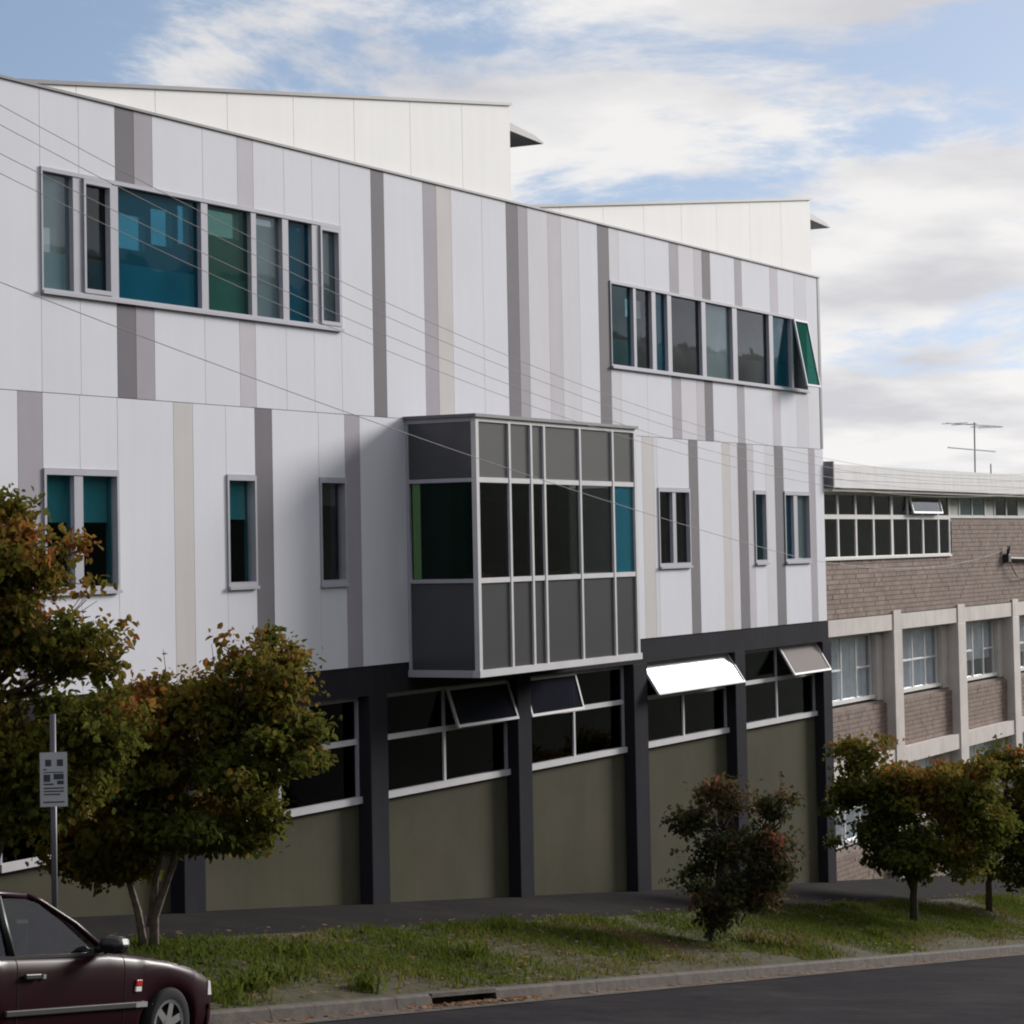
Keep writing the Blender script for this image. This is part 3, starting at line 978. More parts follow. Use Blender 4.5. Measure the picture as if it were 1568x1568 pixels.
# bricks: shared meshes, staggered courses
bw, bh = 0.30, 0.1085
bm_ = MB().box(-bw / 2 + .004, bw / 2 - .004, -.05, .05, -bh / 2 + .005, bh / 2 - .005)
proto = None
nrow = 12
count = 0
for r_ in range(nrow):
    off = (r_ % 2) * bw / 2
    for c in range(25):
        if count >= 300: break
        x = KX0 + bw / 2 + off + c * bw
        z = 3.69 + bh / 2 + r_ * bh
        if proto is None:
            proto = bm_.build('brick', 'brick', br, origin=(0, 0, 0))
            ob = proto
        else:
            ob = proto.copy(); COL.objects.link(ob)
        ob.parent = br
        ob.location = Vector((x, BY + .05 + random.uniform(-.004, .004), z)) - ORG[br]
        count += 1
mass = MB()


def courses(x0, x1, z0, z1, y, match=False):
    z = z0; i = 0
    while z + bh <= z1 + .02:
        x = x0 - (bw / 2 if i % 2 else 0)
        if match:      # carry on from the bricks laid singly
            x = x0 + (i % 2) * bw / 2
        while x < x1 - .02:
            a, b = max(x, x0), min(x + bw, x1)
            if b - a > .05:
                d = random.uniform(-.004, .004)
                mass.box(a + .004, b - .004, y + d, y + .08, z + .005, z + bh - .005)
            x += bw
        z += bh; i += 1


courses(KX0 + 25 * bw, KX1, 3.69, 4.985, BY, True)
courses(58.64, KX1, 4.99, 5.93, BY)
BC = [(54.0, 54.6), (58.8, 59.44), (63.5, 64.1), (68.2, 68.8), (72.9, 73.5), (77.6, 78.2)]
cb = [(KX0 - .6, KX0)] + BC
for (_, a), (b, _2) in zip(cb, cb[1:]):
    courses(a, b, .54, 1.66, BY + .16)
    courses(a, b, -4.6 if a < 60 else -6.0, -1.5, BY + .16)
mass.build('brickwork', 'brick_mass', br, kind='stuff')
for (_, a), (b, _2) in zip(cb, cb[1:]):
    part_box('spandrel_core', 'mortar', br, a, b, BY + .242, BY + .6, .54, 1.68)
    part_box('spandrel_core', 'mortar', br, a, b, BY + .242, BY + .6, -6.5, -1.48)
for z0, z1 in ((3.31, 3.675), (.16, .53), (-2.62, -2.6)):
    if z1 - z0 > .1:
        part_box('concrete_band', 'concrete_cream', br, KX0 - .02, KX1, BY - .02, BY + .6, z0, z1)
for a, b in BC:
    part_box('concrete_column', 'concrete_cream', br, a, b, BY - .05, BY + .615, zf(a) - .5, 3.30, bevel=.015)
    part_box('column_head', 'concrete_cream', br, a + .04, b - .04, BY - .045, BY + .06, 3.302, 3.76)


def brick_window(x0, x1, z0, z1, dark_foot=0.0):
    y = BY + .36
    m_ = MB()
    m_.box(x0, x1, y, y + .06, z1 - .05, z1); m_.box(x0, x1, y - .08, y + .06, z0 - .05, z0 + .03)
    m_.box(x0, x0 + .05, y, y + .06, z0 + .03, z1 - .05); m_.box(x1 - .05, x1, y, y + .06, z0 + .03, z1 - .05)
    wo = m_.build('window', 'painted_white', br)
    n = 4
    for i in range(1, n):
        x = x0 + (x1 - x0) * i / n
        part_box('mullion', 'painted_white', wo, x - .022, x + .022, y + .005, y + .05, z0 + .03, z1 - .05)
    zm = z0 + (z1 - z0) * .48
    for i in range(n):
        a = x0 + (x1 - x0) * i / n + .025; b = x0 + (x1 - x0) * (i + 1) / n - .025
        if i in (0, 3) or random.random() < .5:
            part_box('glazing_bar', 'painted_white', wo, a, b, y + .01, y + .045, zm - .02, zm + .02)
    part_box('pane', 'glass_house', wo, x0 + .05, x1 - .05, y + .03, y + .036, z0 + .03, z1 - .05)
    # gathered curtain
    rows = []
    zz0 = z0 + .02 + dark_foot
    n_ = 70
    gap = random.uniform(.45, .7)
    for zz in (zz0, (zz0 + z1) / 2, z1):
        rows.append([(x0 + (x1 - x0) * j / n_, y + .13 + .035 * math.sin(j * 1.55 + 1.3 * math.sin(j * .37)) , zz) for j in range(n_ + 1)])
    MB().grid(rows).build('curtain', 'curtain', wo)
    part_box('room_back', 'interior_dark', wo, x0, x1, y + .22, y + .25, z0, z1)


for i, ((_, a), (b, _2)) in enumerate(zip(cb[:5], cb[1:6])):
    # brick return on the right of each window
    part_box('pier', 'concrete_cream', br, b - .42, b - .002, BY + .24, BY + .61, 1.70, 3.305)
    brick_window(a + .03, b - .45, 1.80, 3.26, .42 if i in (2, 3) else 0)
    part_box('pier', 'concrete_cream', br, b - .42, b - .002, BY + .24, BY + .61, -1.46, .155)
    brick_window(a + .03, b - .45, -1.36, .11, 0)
# strip windows under the eaves
y = BY + .02
mxs_ = [KX0, 50.72, 51.86, 53.02, 54.28, 55.42, 56.52, 57.70, 58.60]
m_ = MB().box(KX0, 58.62, y, y + .09, 4.992, 5.06)
m_.box(KX0, 58.62, y, y + .08, 6.44, 6.498); m_.box(58.52, 58.62, y, y + .09, 5.06, 6.44)
sw = m_.build('window', 'painted_white', br, label='strip window of small white-framed panes under the eaves')
part_box('sill', 'painted_white', sw, KX0, 58.5, y - .07, y - .001, 4.985, 5.04)
part_box('transom', 'painted_white', sw, KX0, 58.519, y - .01, y + .07, 5.90, 6.0)
for i, x in enumerate(mxs_[1:-1]):
    h = .07 if i in (3,) else .045
    part_box('mullion', 'painted_white', sw, x - h, x + h, y - .003, y + .065, 5.06, 5.90)
    part_box('mullion', 'painted_white', sw, x - h, x + h, y - .003, y + .065, 6.0, 6.44)
for a, b in zip(mxs_, mxs_[1:]):
    part_box('pane', 'glass_grey', sw, a + .045, b - .045, y + .03, y + .036, 5.06, 5.90)
    part_box('pane', 'glass_grey', sw, a + .045, b - .045, y + .03, y + .036, 6.0, 6.44)
awning(sw, 55.46, 57.66, 6.45, 6.02, 14, 'glass_grey', y=y - .005, fm='painted_white')
lampb = part_box('ceiling_lamp', 'painted_white', br, 51.9, 54.6, 1.9, 2.2, 6.40, 6.455)
hx = 58.64
m_ = MB().box(hx, KX1, y + .02, y + .07, 5.935, 6.01); m_.box(hx, KX1, y + .02, y + .07, 6.44, 6.498)
hw = m_.build('window', 'painted_white', br, label='row of small hopper windows high in the brick wall')
for k in range(8):
    a = hx + k * 3.0
    part_box('infill_panel', 'panel_pale', hw, a + .01, a + .75, y + .03, y + .06, 6.01, 6.44)
    part_box('mullion', 'painted_white', hw, a + .75, a + .83, y + .01, y + .07, 6.01, 6.44)
    part_box('pane', 'glass_clear' if k % 2 == 0 else 'glass_grey', hw, a + .83, a + 1.8, y + .03, y + .036, 6.01, 6.44)
    part_box('mullion', 'painted_white', hw, a + 1.8, a + 1.87, y + .01, y + .07, 6.01, 6.44)
    part_box('pane', 'glass_clear' if k % 2 == 0 else 'glass_grey', hw, a + 1.87, a + 2.9, y + .03, y + .036, 6.01, 6.44)
    part_box('mullion', 'painted_white', hw, a + 2.9, a + 3.0, y + .01, y + .07, 6.01, 6.44)

# service bracket with cable on the brick wall
bk = empty('cable_bracket', (63.1, BY, 4.85), 'dark metal service bracket with hanging cable on the brick wall', 'bracket')
MB().tube([(63.0, BY - .08, 4.87), (66.2, BY - .10, 4.80)], .05, 8).build('conduit', 'steel_dark', bk)
MB().box(62.92, 63.16, BY - .16, BY - .01, 4.76, 4.98).build('mounting_box', 'steel_dark', bk, bevel=.01)
MB().tube([(63.05, BY - .1, 4.98), (63.1, BY - .12, 5.18)], .045, 8).build('insulator', 'steel_dark', bk)
MB().tube([(63.2 + .16 * i, BY - .12, 4.75 - .42 * math.sin(min(1, i / 5) * 1.5) + .0 * i) for i in range(8)] + [(64.8, BY - .11, 4.36), (66.0, BY - .11, 4.5)], .016, 6).build('drop_cable', 'steel_dark', bk)

# tv antenna on the brick building's roof
an = empty('tv_antenna', (72.45, 4.0, 7.06), 'thin two-armed television antenna on the flat roof of the brick building', 'antenna')
MB().tube([(72.45, 4, 7.06), (72.53, 4, 9.0)], .022, 6).build('mast', 'antenna', an)
MB().tube([(69.85, 4.0, 8.88), (75.4, 4.0, 8.97)], .016, 6).build('boom', 'antenna', an)
MB().tube([(69.9, 4.0, 8.15), (74.6, 4.0, 8.15)], .020, 6).build('boom', 'antenna', an)
for x in (70.6, 71.5, 73.4, 74.2):
    MB().tube([(x, 3.6, 8.9), (x, 4.4, 8.9)], .010, 5).build('element', 'antenna', an)
MB().tube([(74.1, 4, 7.06), (74.1, 4, 7.75)], .02, 6).build('vent_pipe', 'antenna', an)

# ------------------------------------------------------------------ overhead wires
WIRES = [('uppermost of the overhead wires slanting across the white facade', (.00405, -.35119, 14.218), 62),
         ('second overhead wire from the top slanting across the white facade', (.00401, -.3471, 13.982), 62),
         ('third overhead wire from the top slanting across the white facade', (.00386, -.33408, 13.544), 62),
         ('fourth overhead wire from the top slanting across the white facade', (.00390, -.3345, 13.36), 62)]
for lab, (a, b, c), x1 in WIRES:
    pts = [(x, -4.6, a * x * x + b * x + c) for x in frange(7.0, x1, 1.25)]
    MB().tube(pts, .0036, 5).build('overhead_wire', 'wire', smooth=True, label=lab, cat='wire', group='overhead wires along the street')
pts = [(x, -4.6, .00153 * x * x - .22214 * x + 11.159) for x in frange(7.0, 36, 1.25)]
e0 = Vector(pts[-1]); e1 = Vector((63.1, BY - .12, 5.15))
for i in range(1, 15):
    t = i / 14
    p = e0.lerp(e1, t); p.z -= .55 * 4 * t * (1 - t) * .6
    pts.append(tuple(p))
MB().tube(pts, .0045, 5).build('service_wire', 'wire', smooth=True, label='low single service wire crossing the glazed bay towards the brick building', cat='wire')
up = empty('power_pole', (7.0, -4.6, ground(7, 4.6)), 'tall timber power pole carrying the overhead wires', 'pole')
MB().tube([(7.0, -4.6, ground(7, 4.6) - .3), (7.0, -4.6, 12.6)], [.16, .11], 12).build('shaft', 'bark', up, smooth=True)
MB().box(6.93, 7.07, -5.4, -3.8, 11.5, 11.62).build('crossarm', 'bark', up)

# ------------------------------------------------------------------ parking sign
gx, gt = 17.42, 4.62
sg = empty('parking_sign', (gx, -gt, verge_z(gx, gt)), 'small white parking sign on a slim grey post behind the car', 'sign')
MB().tube([(gx, -gt, verge_z(gx, gt) - .1), (gx, -gt, 3.97)], .028, 10).build('post', 'galv', sg, smooth=True)
nrm = Vector((-.82, -.57, 0)).normalized()
tng = Vector((0, 0, 1)).cross(nrm).normalized()      # to the right as seen from the front
ctr = Vector((gx - .015, -gt - .02, 3.385)) + nrm * .035


def signquad(mb, u0, u1, v0, v1, off, th):
    P = lambda u, v, o: tuple(ctr + tng * u + Vector((0, 0, v)) + nrm * o)
    mb.hexa([P(u0, v0, off + th), P(u1, v0, off + th), P(u1, v0, off), P(u0, v0, off)], [P(u0, v1, off + th), P(u1, v1, off + th), P(u1, v1, off), P(u0, v1, off)])


m_ = MB(); signquad(m_, -.122, .122, -.245, .245, 0, .003)
pl = m_.build('sign_plate', 'sign_face', sg)
m_ = MB()
for (u0, u1, v0, v1) in ((-.075, -.02, .12, .18), (.03, .085, .12, .18), (-.095, -.06, .085, .095), (-.09, .09, .06, .068), (-.09, -.03, -.02, .045), (.0, .09, .0, .05),
                         (.03, .09, -.045, -.012), (-.09, .0, -.05, -.035), (-.09, .09, -.085, -.072), (-.09, .09, -.112, -.10), (-.09, .06, -.14, -.128), (-.095, .095, -.21, -.198)):
    signquad(m_, u0, u1, v0, v1, .0035, .001)
m_.build('lettering', 'sign_print', pl)
MB().tube([tuple(ctr + Vector((0, 0, .15)) - nrm * .05), tuple(ctr + Vector((0, 0, .15)))], .012, 6).build('bracket', 'galv', sg)

# ------------------------------------------------------------------ parked car (faces +x; local frame, origin on the road under the front axle)
car = empty('parked_car', (15.94, -6.13, ground(15.94, 6.13)), 'dark maroon sedan parked at the kerb, its front half in view', 'car',
            rot=(0, math.atan(.1285), 0), local=True)
WB, RWH = 2.48, .295


def ip(x, tab):
    tab = sorted(tab)
    if x <= tab[0][0]: return tab[0][1]
    for (a, va), (b, vb) in zip(tab, tab[1:]):
        if x <= b:
            t = (x - a) / (b - a)
            return va + (vb - va) * t
    return tab[-1][1]


TOP = [(.80, .46), (.785, .54), (.74, .60), (.58, .675), (.35, .735), (0, .80), (-.4, .85), (-.8, .885), (-1.2, .875), (-2.0, .885), (-2.6, .90), (-3.0, .925), (-3.35, .90), (-3.46, .80), (-3.5, .6)]
WID = [(.80, .60), (.765, .68), (.66, .745), (.42, .79), (0, .815), (-.6, .82), (-2.2, .82), (-2.8, .80), (-3.2, .765), (-3.42, .71), (-3.5, .62)]


def zlow(x):
    z = .215
    if x > .45: z = .20
    for cx in (0, -WB):
        d = abs(x - cx)
        if d < .385:
            z = max(z, .265 + math.sqrt(max(0, .30 ** 2 - (d * .30 / .385) ** 2)))
    return z


sx = sorted(set([.80, .785, .765, .74, .70, .66, .6, .5, .42] + [round(.4 - .04 * i, 3) for i in range(21)] + [-.45, -.6, -.8, -1.0, -1.2, -1.5, -1.8, -2.0] +
            [round(-WB + .4 - .04 * i, 3) for i in range(21)] + [-2.9, -3.0, -3.2, -3.35, -3.42, -3.46, -3.5]))
rows = []
PROF = [(0, .965), (.12, .985), (.3, 1.0), (.5, 1.0), (.68, .995), (.82, .985), (.92, .965), (.97, .94), (1.0, .90)]
for x in sx:
    zl, zt, w = zlow(x), ip(x, TOP), ip(x, WID)
    zb_ = min(zl, zt - .05)
    ring = [(x, -w * p, zb_ + (zt - zb_) * f) for f, p in PROF]
    ring += [(x, -w * .9 + w * 1.8 * k / 8, zt + .03 * (1 - (abs(k - 4) / 4) ** 2)) for k in range(1, 8)]
    ring += [(x, w * p, zb_ + (zt - zb_) * f) for f, p in reversed(PROF)]
    rows.append(ring)
mb = MB(); mb.grid(rows)
mb.face(rows[0]); mb.face(list(reversed(rows[-1])))
body = mb.build('body', 'car_paint', car, smooth=True)
# underbody and arches
part_box('underbody', 'car_black', car, -3.4, .62, -.66, .66, .16, .42)
part_box('underbody', 'car_black', car, -2.0, -.46, -.7, .7, .421, .80)
# roof and pillars
RZ = [(-1.42, 1.295), (-1.55, 1.345), (-1.8, 1.38), (-2.1, 1.385), (-2.4, 1.36), (-2.62, 1.31)]
rows = []
for x in [-1.42, -1.5, -1.6, -1.8, -2.0, -2.2, -2.4, -2.55, -2.62]:
    z = ip(x, RZ)
    hw_ = .575
    rows.append([(x, hw_ * k / 6, z - .055 * (abs(k) / 6) ** 3 ) for k in range(-6, 7)])
top_ = MB().grid(rows)
rows2 = [[(p[0], p[1], p[2] - .03) for p in r_] for r_ in rows]
top_.grid([list(reversed(r_)) for r_ in rows2])
top_.build('roof', 'car_paint', car, smooth=True)


def bar(pts, w, m, nm, par=car):
    MB().tube(pts, w, 6).build(nm, m, par, smooth=True)


for s_ in (-1, 1):
    bar([(-.78, s_ * .74, .885), (-1.1, s_ * .665, 1.10), (-1.45, s_ * .585, 1.275), (-1.62, s_ * .575, 1.315)], [.028, .026, .026, .026], 'car_paint', 'pillar')
    bar([(-1.62, s_ * .578, 1.315), (-2.0, s_ * .58, 1.335), (-2.4, s_ * .578, 1.31), (-2.62, s_ * .58, 1.26), (-2.98, s_ * .70, .93)], [.026, .026, .026, .03, .05], 'car_paint', 'pillar')
    bar([(-1.93, s_ * .755, .88), (-1.96, s_ * .595, 1.31)], .03, 'car_black', 'pillar')
    g_ = MB()
    g_.face([(-.90, s_ * .735, .875), (-1.93, s_ * .745, .875), (-1.955, s_ * .598, 1.30), (-1.60, s_ * .588, 1.29), (-1.40, s_ * .602, 1.235)])
    g_.build('side_window', 'car_glass', car)
    g_ = MB(); g_.face([(-1.95, s_ * .745, .875), (-2.85, s_ * .725, .895), (-2.55, s_ * .60, 1.25), (-1.975, s_ * .598, 1.30)])
    g_.build('side_window', 'car_glass', car)
    # belt moulding, rubbing strip, sill
    MB().box(-2.9, -.86, s_ * .755 - .02, s_ * .755 + .02, .862, .885).build('belt_moulding', 'car_trim', car)
    ms = MB().box(-2.05, -.48, s_ * .828 - .014, s_ * .828 + .014, .45, .495).build('side_strip', 'car_trim', car, bevel=.006)
    part_box('strip_tip', 'car_bright', ms, -.475, -.33, s_ * .825 - .012, s_ * .825 + .012, .452, .492)
    # shut lines
    for gx_, zz_ in ((-.61, .84), (-1.91, .86)):
        w_ = ip(gx_, WID)
        MB().tube([(gx_, s_ * w_ * p * 1.0005, zlow(gx_) + (ip(gx_, TOP) - zlow(gx_)) * f) for f, p in PROF[1:-1]], .0035, 5).build('door_gap', 'car_black', body)
    part_box('door_handle', 'car_black', car, -1.86, -1.68, s_ * .832 - .015, s_ * .832 + .015, .715, .755, bevel=.008)
    part_box('key_lock', 'car_bright', car, -1.64, -1.61, s_ * .824 - .008, s_ * .824 + .008, .715, .745)
    lm_ = part_box('side_lamp', 'lamp_red', car, -.475, -.40, s_ * .818 - .012, s_ * .818 + .012, .615, .665, bevel=.006)
    part_box('reflector', 'lamp_clear', lm_, -.48, -.41, s_ * .818 - .012, s_ * .818 + .012, .575, .612)
    # mirror
    mm_ = MB().box(-.98, -.80, s_ * .90 - .11, s_ * .90 + .11, .885, 1.02).build('door_mirror', 'car_black', car, bevel=.06)
    MB().tube([(-.92, s_ * .74, .90), (-.90, s_ * .84, .93)], .03, 8).build('mirror_arm', 'car_black', mm_, smooth=True)
    # lamps
    MB().hexa([(.665, s_ * .50, .50), (.807, s_ * .42, .50), (.665, s_ * .75, .50), (.615, s_ * .75, .50)] if s_ > 0 else [(.615, -.75, .50), (.665, -.75, .50), (.807, -.42, .50), (.665, -.5, .50)],
              [(.665, s_ * .50, .615), (.765, s_ * .42, .615), (.64, s_ * .748, .615), (.615, s_ * .748, .615)] if s_ > 0 else [(.615, -.748, .615), (.64, -.748, .615), (.765, -.42, .615), (.665, -.5, .615)]).build('headlight', 'lamp_clear', car)
    part_box('tail_lamp', 'lamp_red', car, -3.52, -3.44, s_ * .55 - .14, s_ * .55 + .14, .62, .78, bevel=.01)
# windscreens
MB().grid([[(-.70 - .06 * (k / 5) ** 2 , .70 * k / 5, .91) for k in range(-5, 6)], [(-1.40 - .04 * (k / 5) ** 2, .575 * k / 5, 1.295 - .04 * (abs(k) / 5) ** 3) for k in range(-5, 6)]]).build('windscreen', 'car_glass', car)
MB().grid([[(-3.0, .68 * k / 5, .93) for k in range(-5, 6)], [(-2.63, .57 * k / 5, 1.30 - .05 * (abs(k) / 5) ** 3) for k in range(-5, 6)]]).build('rear_window', 'car_glass', car)
# bumpers
MB().grid([[(.82 - .22 * (abs(k) / 8) ** 3, .765 * k / 8, z) for k in range(-8, 9)] for z in (.21, .32, .43)]).build('front_bumper', 'car_paint', car, smooth=True)
MB().grid([[(.827 - .22 * (abs(k) / 8) ** 3, .772 * k / 8, z) for k in range(-8, 9)] for z in (.385, .425)]).build('bumper_strip', 'car_trim', car, smooth=True)
MB().grid([[(-3.53 + .2 * (abs(k) / 8) ** 3, .765 * k / 8, z) for k in range(-8, 9)] for z in (.25, .38, .52)]).build('rear_bumper', 'car_paint', car, smooth=True)
part_box('grille', 'car_black', car, .765, .81, -.38, .38, .50, .58)
part_box('seat', 'car_trim', car, -1.75, -1.55, -.60, .60, .801, 1.15, bevel=.04)
part_box('dashboard', 'car_black', car, -1.1, -.8, -.66, .66, .78, .90)
# wheels
for cx in (0, -WB):
    for s_ in (-1, 1):
        yo = s_ * .735
        tv = MB()
        prof = [(.20, -.085), (.265, -.095), (.290, -.075), (.297, -.03), (.297, .03), (.290, .075), (.265, .095), (.20, .085)]
        ring = []
        for k in range(33):
            t = 2 * math.pi * k / 32
            ring.append([(cx + r_ * math.cos(t), yo + w_, RWH + r_ * math.sin(t)) for r_, w_ in prof])
        tv.grid(ring)
        wh = tv.build('wheel', 'tyre', car, smooth=True)
        fy = yo + s_ * .062
        d = MB()
        for k in range(32):
            t0, t1 = 2 * math.pi * k / 32, 2 * math.pi * (k + 1) / 32
            for (ra, ya), (rb, yb_) in (((.203, .02), (.178, .012)), ((.178, .012), (.168, -.05)), ((.168, -.05), (.0, -.05))):
                d.face([(cx + ra * math.cos(t0), fy + s_ * ya, RWH + ra * math.sin(t0)), (cx + ra * math.cos(t1), fy + s_ * ya, RWH + ra * math.sin(t1)),
                        (cx + rb * math.cos(t1), fy + s_ * yb_, RWH + rb * math.sin(t1)), (cx + rb * math.cos(t0), fy + s_ * yb_, RWH + rb * math.sin(t0))])
        d.build('rim', 'tyre' if False else 'car_trim', wh, smooth=False)
        sp = MB()
        for k in range(32):
            t0, t1 = 2 * math.pi * k / 32, 2 * math.pi * (k + 1) / 32
            sp.face([(cx + .203 * math.cos(t), fy + s_ * .022, RWH + .203 * math.sin(t)) for t in (t0, t1)] + [(cx + .172 * math.cos(t), fy + s_ * .016, RWH + .172 * math.sin(t)) for t in (t1, t0)])
        for k in range(6):
            t = 2 * math.pi * k / 6 + .35
            ca, sa = math.cos(t), math.sin(t)
            q = lambda r_, w_, yy: (cx + r_ * ca - w_ * sa, fy + s_ * yy, RWH + r_ * sa + w_ * ca)
            sp.face([q(.03, -.034, .012), q(.178, -.03, .014), q(.178, .03, .014), q(.03, .034, .012)])
        sp.face([(cx + .05 * math.cos(2 * math.pi * k / 12), fy + s_ * .016, RWH + .05 * math.sin(2 * math.pi * k / 12)) for k in range(12)])
        sp.build('hubcap', 'alloy', wh)


# ------------------------------------------------------------------ trees
def tree(name, base, blobs, trunks, leafm, n_leaf, lsize, label, tint_fn, bark='bark', dense=1.0, spikes=(), seed=1):
    rg = np.random.default_rng(seed)
    bx_, by_, bz_ = base
    root = empty(name, base, label, 'tree', 'street trees along the verge')
    B = np.array(base)
    mb = MB()
    tops = []
    for tr in trunks:
        pts = [tuple(B + np.array(p[:3])) for p in tr]
        mb.tube(pts, [p[3] for p in tr], 9)
        tops.append(np.array(pts[-1]))
    mb.build('trunk', bark, root, smooth=True, origin=base)
    # limbs reach into every foliage mass
    lb = MB()
    cen = []
    for (dx, dy, dz, rx, rz) in blobs:
        c = B + np.array((dx, dy, dz))
        cen.append((c, np.array((rx, rx, rz))))
        st = min(tops, key=lambda q: np.linalg.norm(q - c))
        for j in range(5):
            e = c + np.clip(rg.normal(0, .4, 3), -.6, .6) * np.array((rx, rx, rz))
            mid = (st + e) / 2 + rg.normal(0, .06, 3) + np.array((0, 0, -.08))
            lb.tube([tuple(st), tuple(mid), tuple(e)], [.026, .016, .005], 5)
            for q in range(3):
                e2 = e + rg.normal(0, .16, 3) * np.array((rx, rx, rz))
                lb.tube([tuple((mid + e) / 2), tuple(e2)], [.008, .003], 4, cap=False)
    lb.build('branches', bark, root, smooth=True, origin=base)
    lobes = []
    for c, r_ in cen:
        for j in range(int(rg.integers(8, 13))):
            d = rg.normal(0, 1, 3); d /= np.linalg.norm(d)
            q = rg.uniform(.30, .48)
            lobes.append((c + d * r_ * rg.uniform(.35, 1.0), r_ * q * np.array((1, 1, rg.uniform(.6, .95)))))
        for j in range(11):     # thin sprays beyond the outline
            d = rg.normal(0, 1, 3); d[2] = abs(d[2]) * .7 - .15; d /= np.linalg.norm(d)
            lobes.append((c + d * r_ * rg.uniform(.95, 1.38), r_ * rg.uniform(.10, .2) * np.array((1, 1, .6))))
    vol = np.array([r[0] * r[1] * r[2] for _, r in lobes]) ** .62
    vol /= vol.sum()
    ncl = int(n_leaf / 18)
    which = rg.choice(len(lobes), ncl, p=vol)
    P, cl = [], []
    lt = rg.normal(0, .13, len(lobes))
    for w in which:
        c, r_ = lobes[w]
        d = rg.normal(0, 1, 3); d /= np.linalg.norm(d)
        p = c + d * r_ * rg.uniform(.1, 1.0) ** .5
        k = int(rg.integers(8, 28))
        q = p + rg.normal(0, 1, (k, 3)) * np.array((.085, .085, .05)) * (lsize / .075)
        P.append(q)
        cl.append(np.full(k, lt[w] + rg.normal(0, .06)))
    for (dx, dy, dz, ex, ey, ez, k) in spikes:    # loose sprays that leave the outline
        t = rg.uniform(0, 1, k)[:, None]
        a, e = B + np.array((dx, dy, dz)), B + np.array((ex, ey, ez))
        P.append(a + (e - a) * t + rg.normal(0, .035, (k, 3)))
        cl.append(np.full(k, .15))
        lbs = MB().tube([tuple(a), tuple(e)], [.007, .003], 4)
        lbs.build('twig', bark, root)
    P = np.concatenate(P); cl = np.concatenate(cl)
    n = len(P)
    d1 = rg.normal(0, 1, (n, 3)); d1[:, 2] -= .5
    d1 /= np.linalg.norm(d1, axis=1)[:, None]
    up_ = rg.normal(0, .6, (n, 3)) + np.array((0, 0, 1.0))
    sd = np.cross(d1, up_); sd /= np.linalg.norm(sd, axis=1)[:, None]
    nr = np.cross(sd, d1)
    ln = (rg.uniform(.5, 1.4, n) * lsize)[:, None]
    V = np.zeros((n, 6, 3))
    V[:, 0] = P
    V[:, 1] = P + d1 * ln * .35 + sd * ln * .34 + nr * ln * .10
    V[:, 2] = P + d1 * ln * .72 + sd * ln * .26 + nr * ln * .06
    V[:, 3] = P + d1 * ln - nr * ln * .10
    V[:, 4] = P + d1 * ln * .72 - sd * ln * .26 + nr * ln * .06
    V[:, 5] = P + d1 * ln * .35 - sd * ln * .34 + nr * ln * .10
    idx = (np.arange(n) * 6)
    F = []
    for i in idx.tolist():
        F += [(i, i + 1, i + 2, i + 3), (i, i + 3, i + 4, i + 5)]
    me = bpy.data.meshes.new('crown')
    me.from_pydata((V.reshape(-1, 3) - B).tolist(), [], F)
    rel = P - B
    tn = np.clip(tint_fn(rel, rg) + cl + rg.normal(0, .09, n), 0, 1)
    at = me.attributes.new('tint', 'FLOAT', 'POINT')
    at.data.foreach_set('value', np.repeat(tn, 6).astype(np.float32))
    me.materials.append(MATS[leafm])
    ob = bpy.data.objects.new('crown', me)
    COL.objects.link(ob)
    ob.parent = root
    return root


def autumn(rel, rg, lo=.12, hi=.72, z0=1.0, z1=3.2, s=1.3, sd=4):
    nz = vnoise(rel[:, 0] + rel[:, 2] * .7, rel[:, 1] - rel[:, 2] * .4, s, sd)
    h = np.clip((rel[:, 2] - z0) / (z1 - z0), 0, 1)
    return lo + (hi - lo) * (.55 * h + .6 * np.clip((nz - .3) * 1.6, 0, 1))


tree('maple_tree', (18.75, -2.6, ground(18.75, 2.6)),
     [(0.03, -0.33, 4.05, 0.56, 0.52), (-0.18, 0.05, 3.5, 0.88, 0.88), (0.19, -0.63, 3.35, 0.55, 0.62), (0.40, -0.99, 2.98, 0.42, 0.30), (.45, -.95, 2.35, .50, .42), (.5, -.9, 1.9, .45, .35), (0.09, -0.37, 2.33, 0.76, 0.53),
      (0.16, -0.47, 1.74, 0.69, 0.43), (-0.17, 0.16, 1.69, 0.76, 0.69), (-.45, .5, 2.6, .8, .8)],
     [[(0, 0, -.2, .08), (.02, 0, .6, .065), (-.05, .05, 1.3, .055), (-.05, -.1, 2.6, .035)], [(-.02, 0, .5, .05), (.1, -.25, 1.3, .038), (.1, -.4, 2.0, .025)]],
     'leaf_maple', 36000, .082, 'tall green-brown maple cut off by the left edge, above the car', lambda r_, g: autumn(r_, g, .15, .78, 1.5, 4.0), seed=3,
     spikes=((.4, -1.1, 2.7, .62, -1.45, 2.62, 26), (.35, -.9, 2.95, .5, -1.25, 3.0, 16), (.15, -.8, 3.4, .3, -1.05, 3.45, 14)))
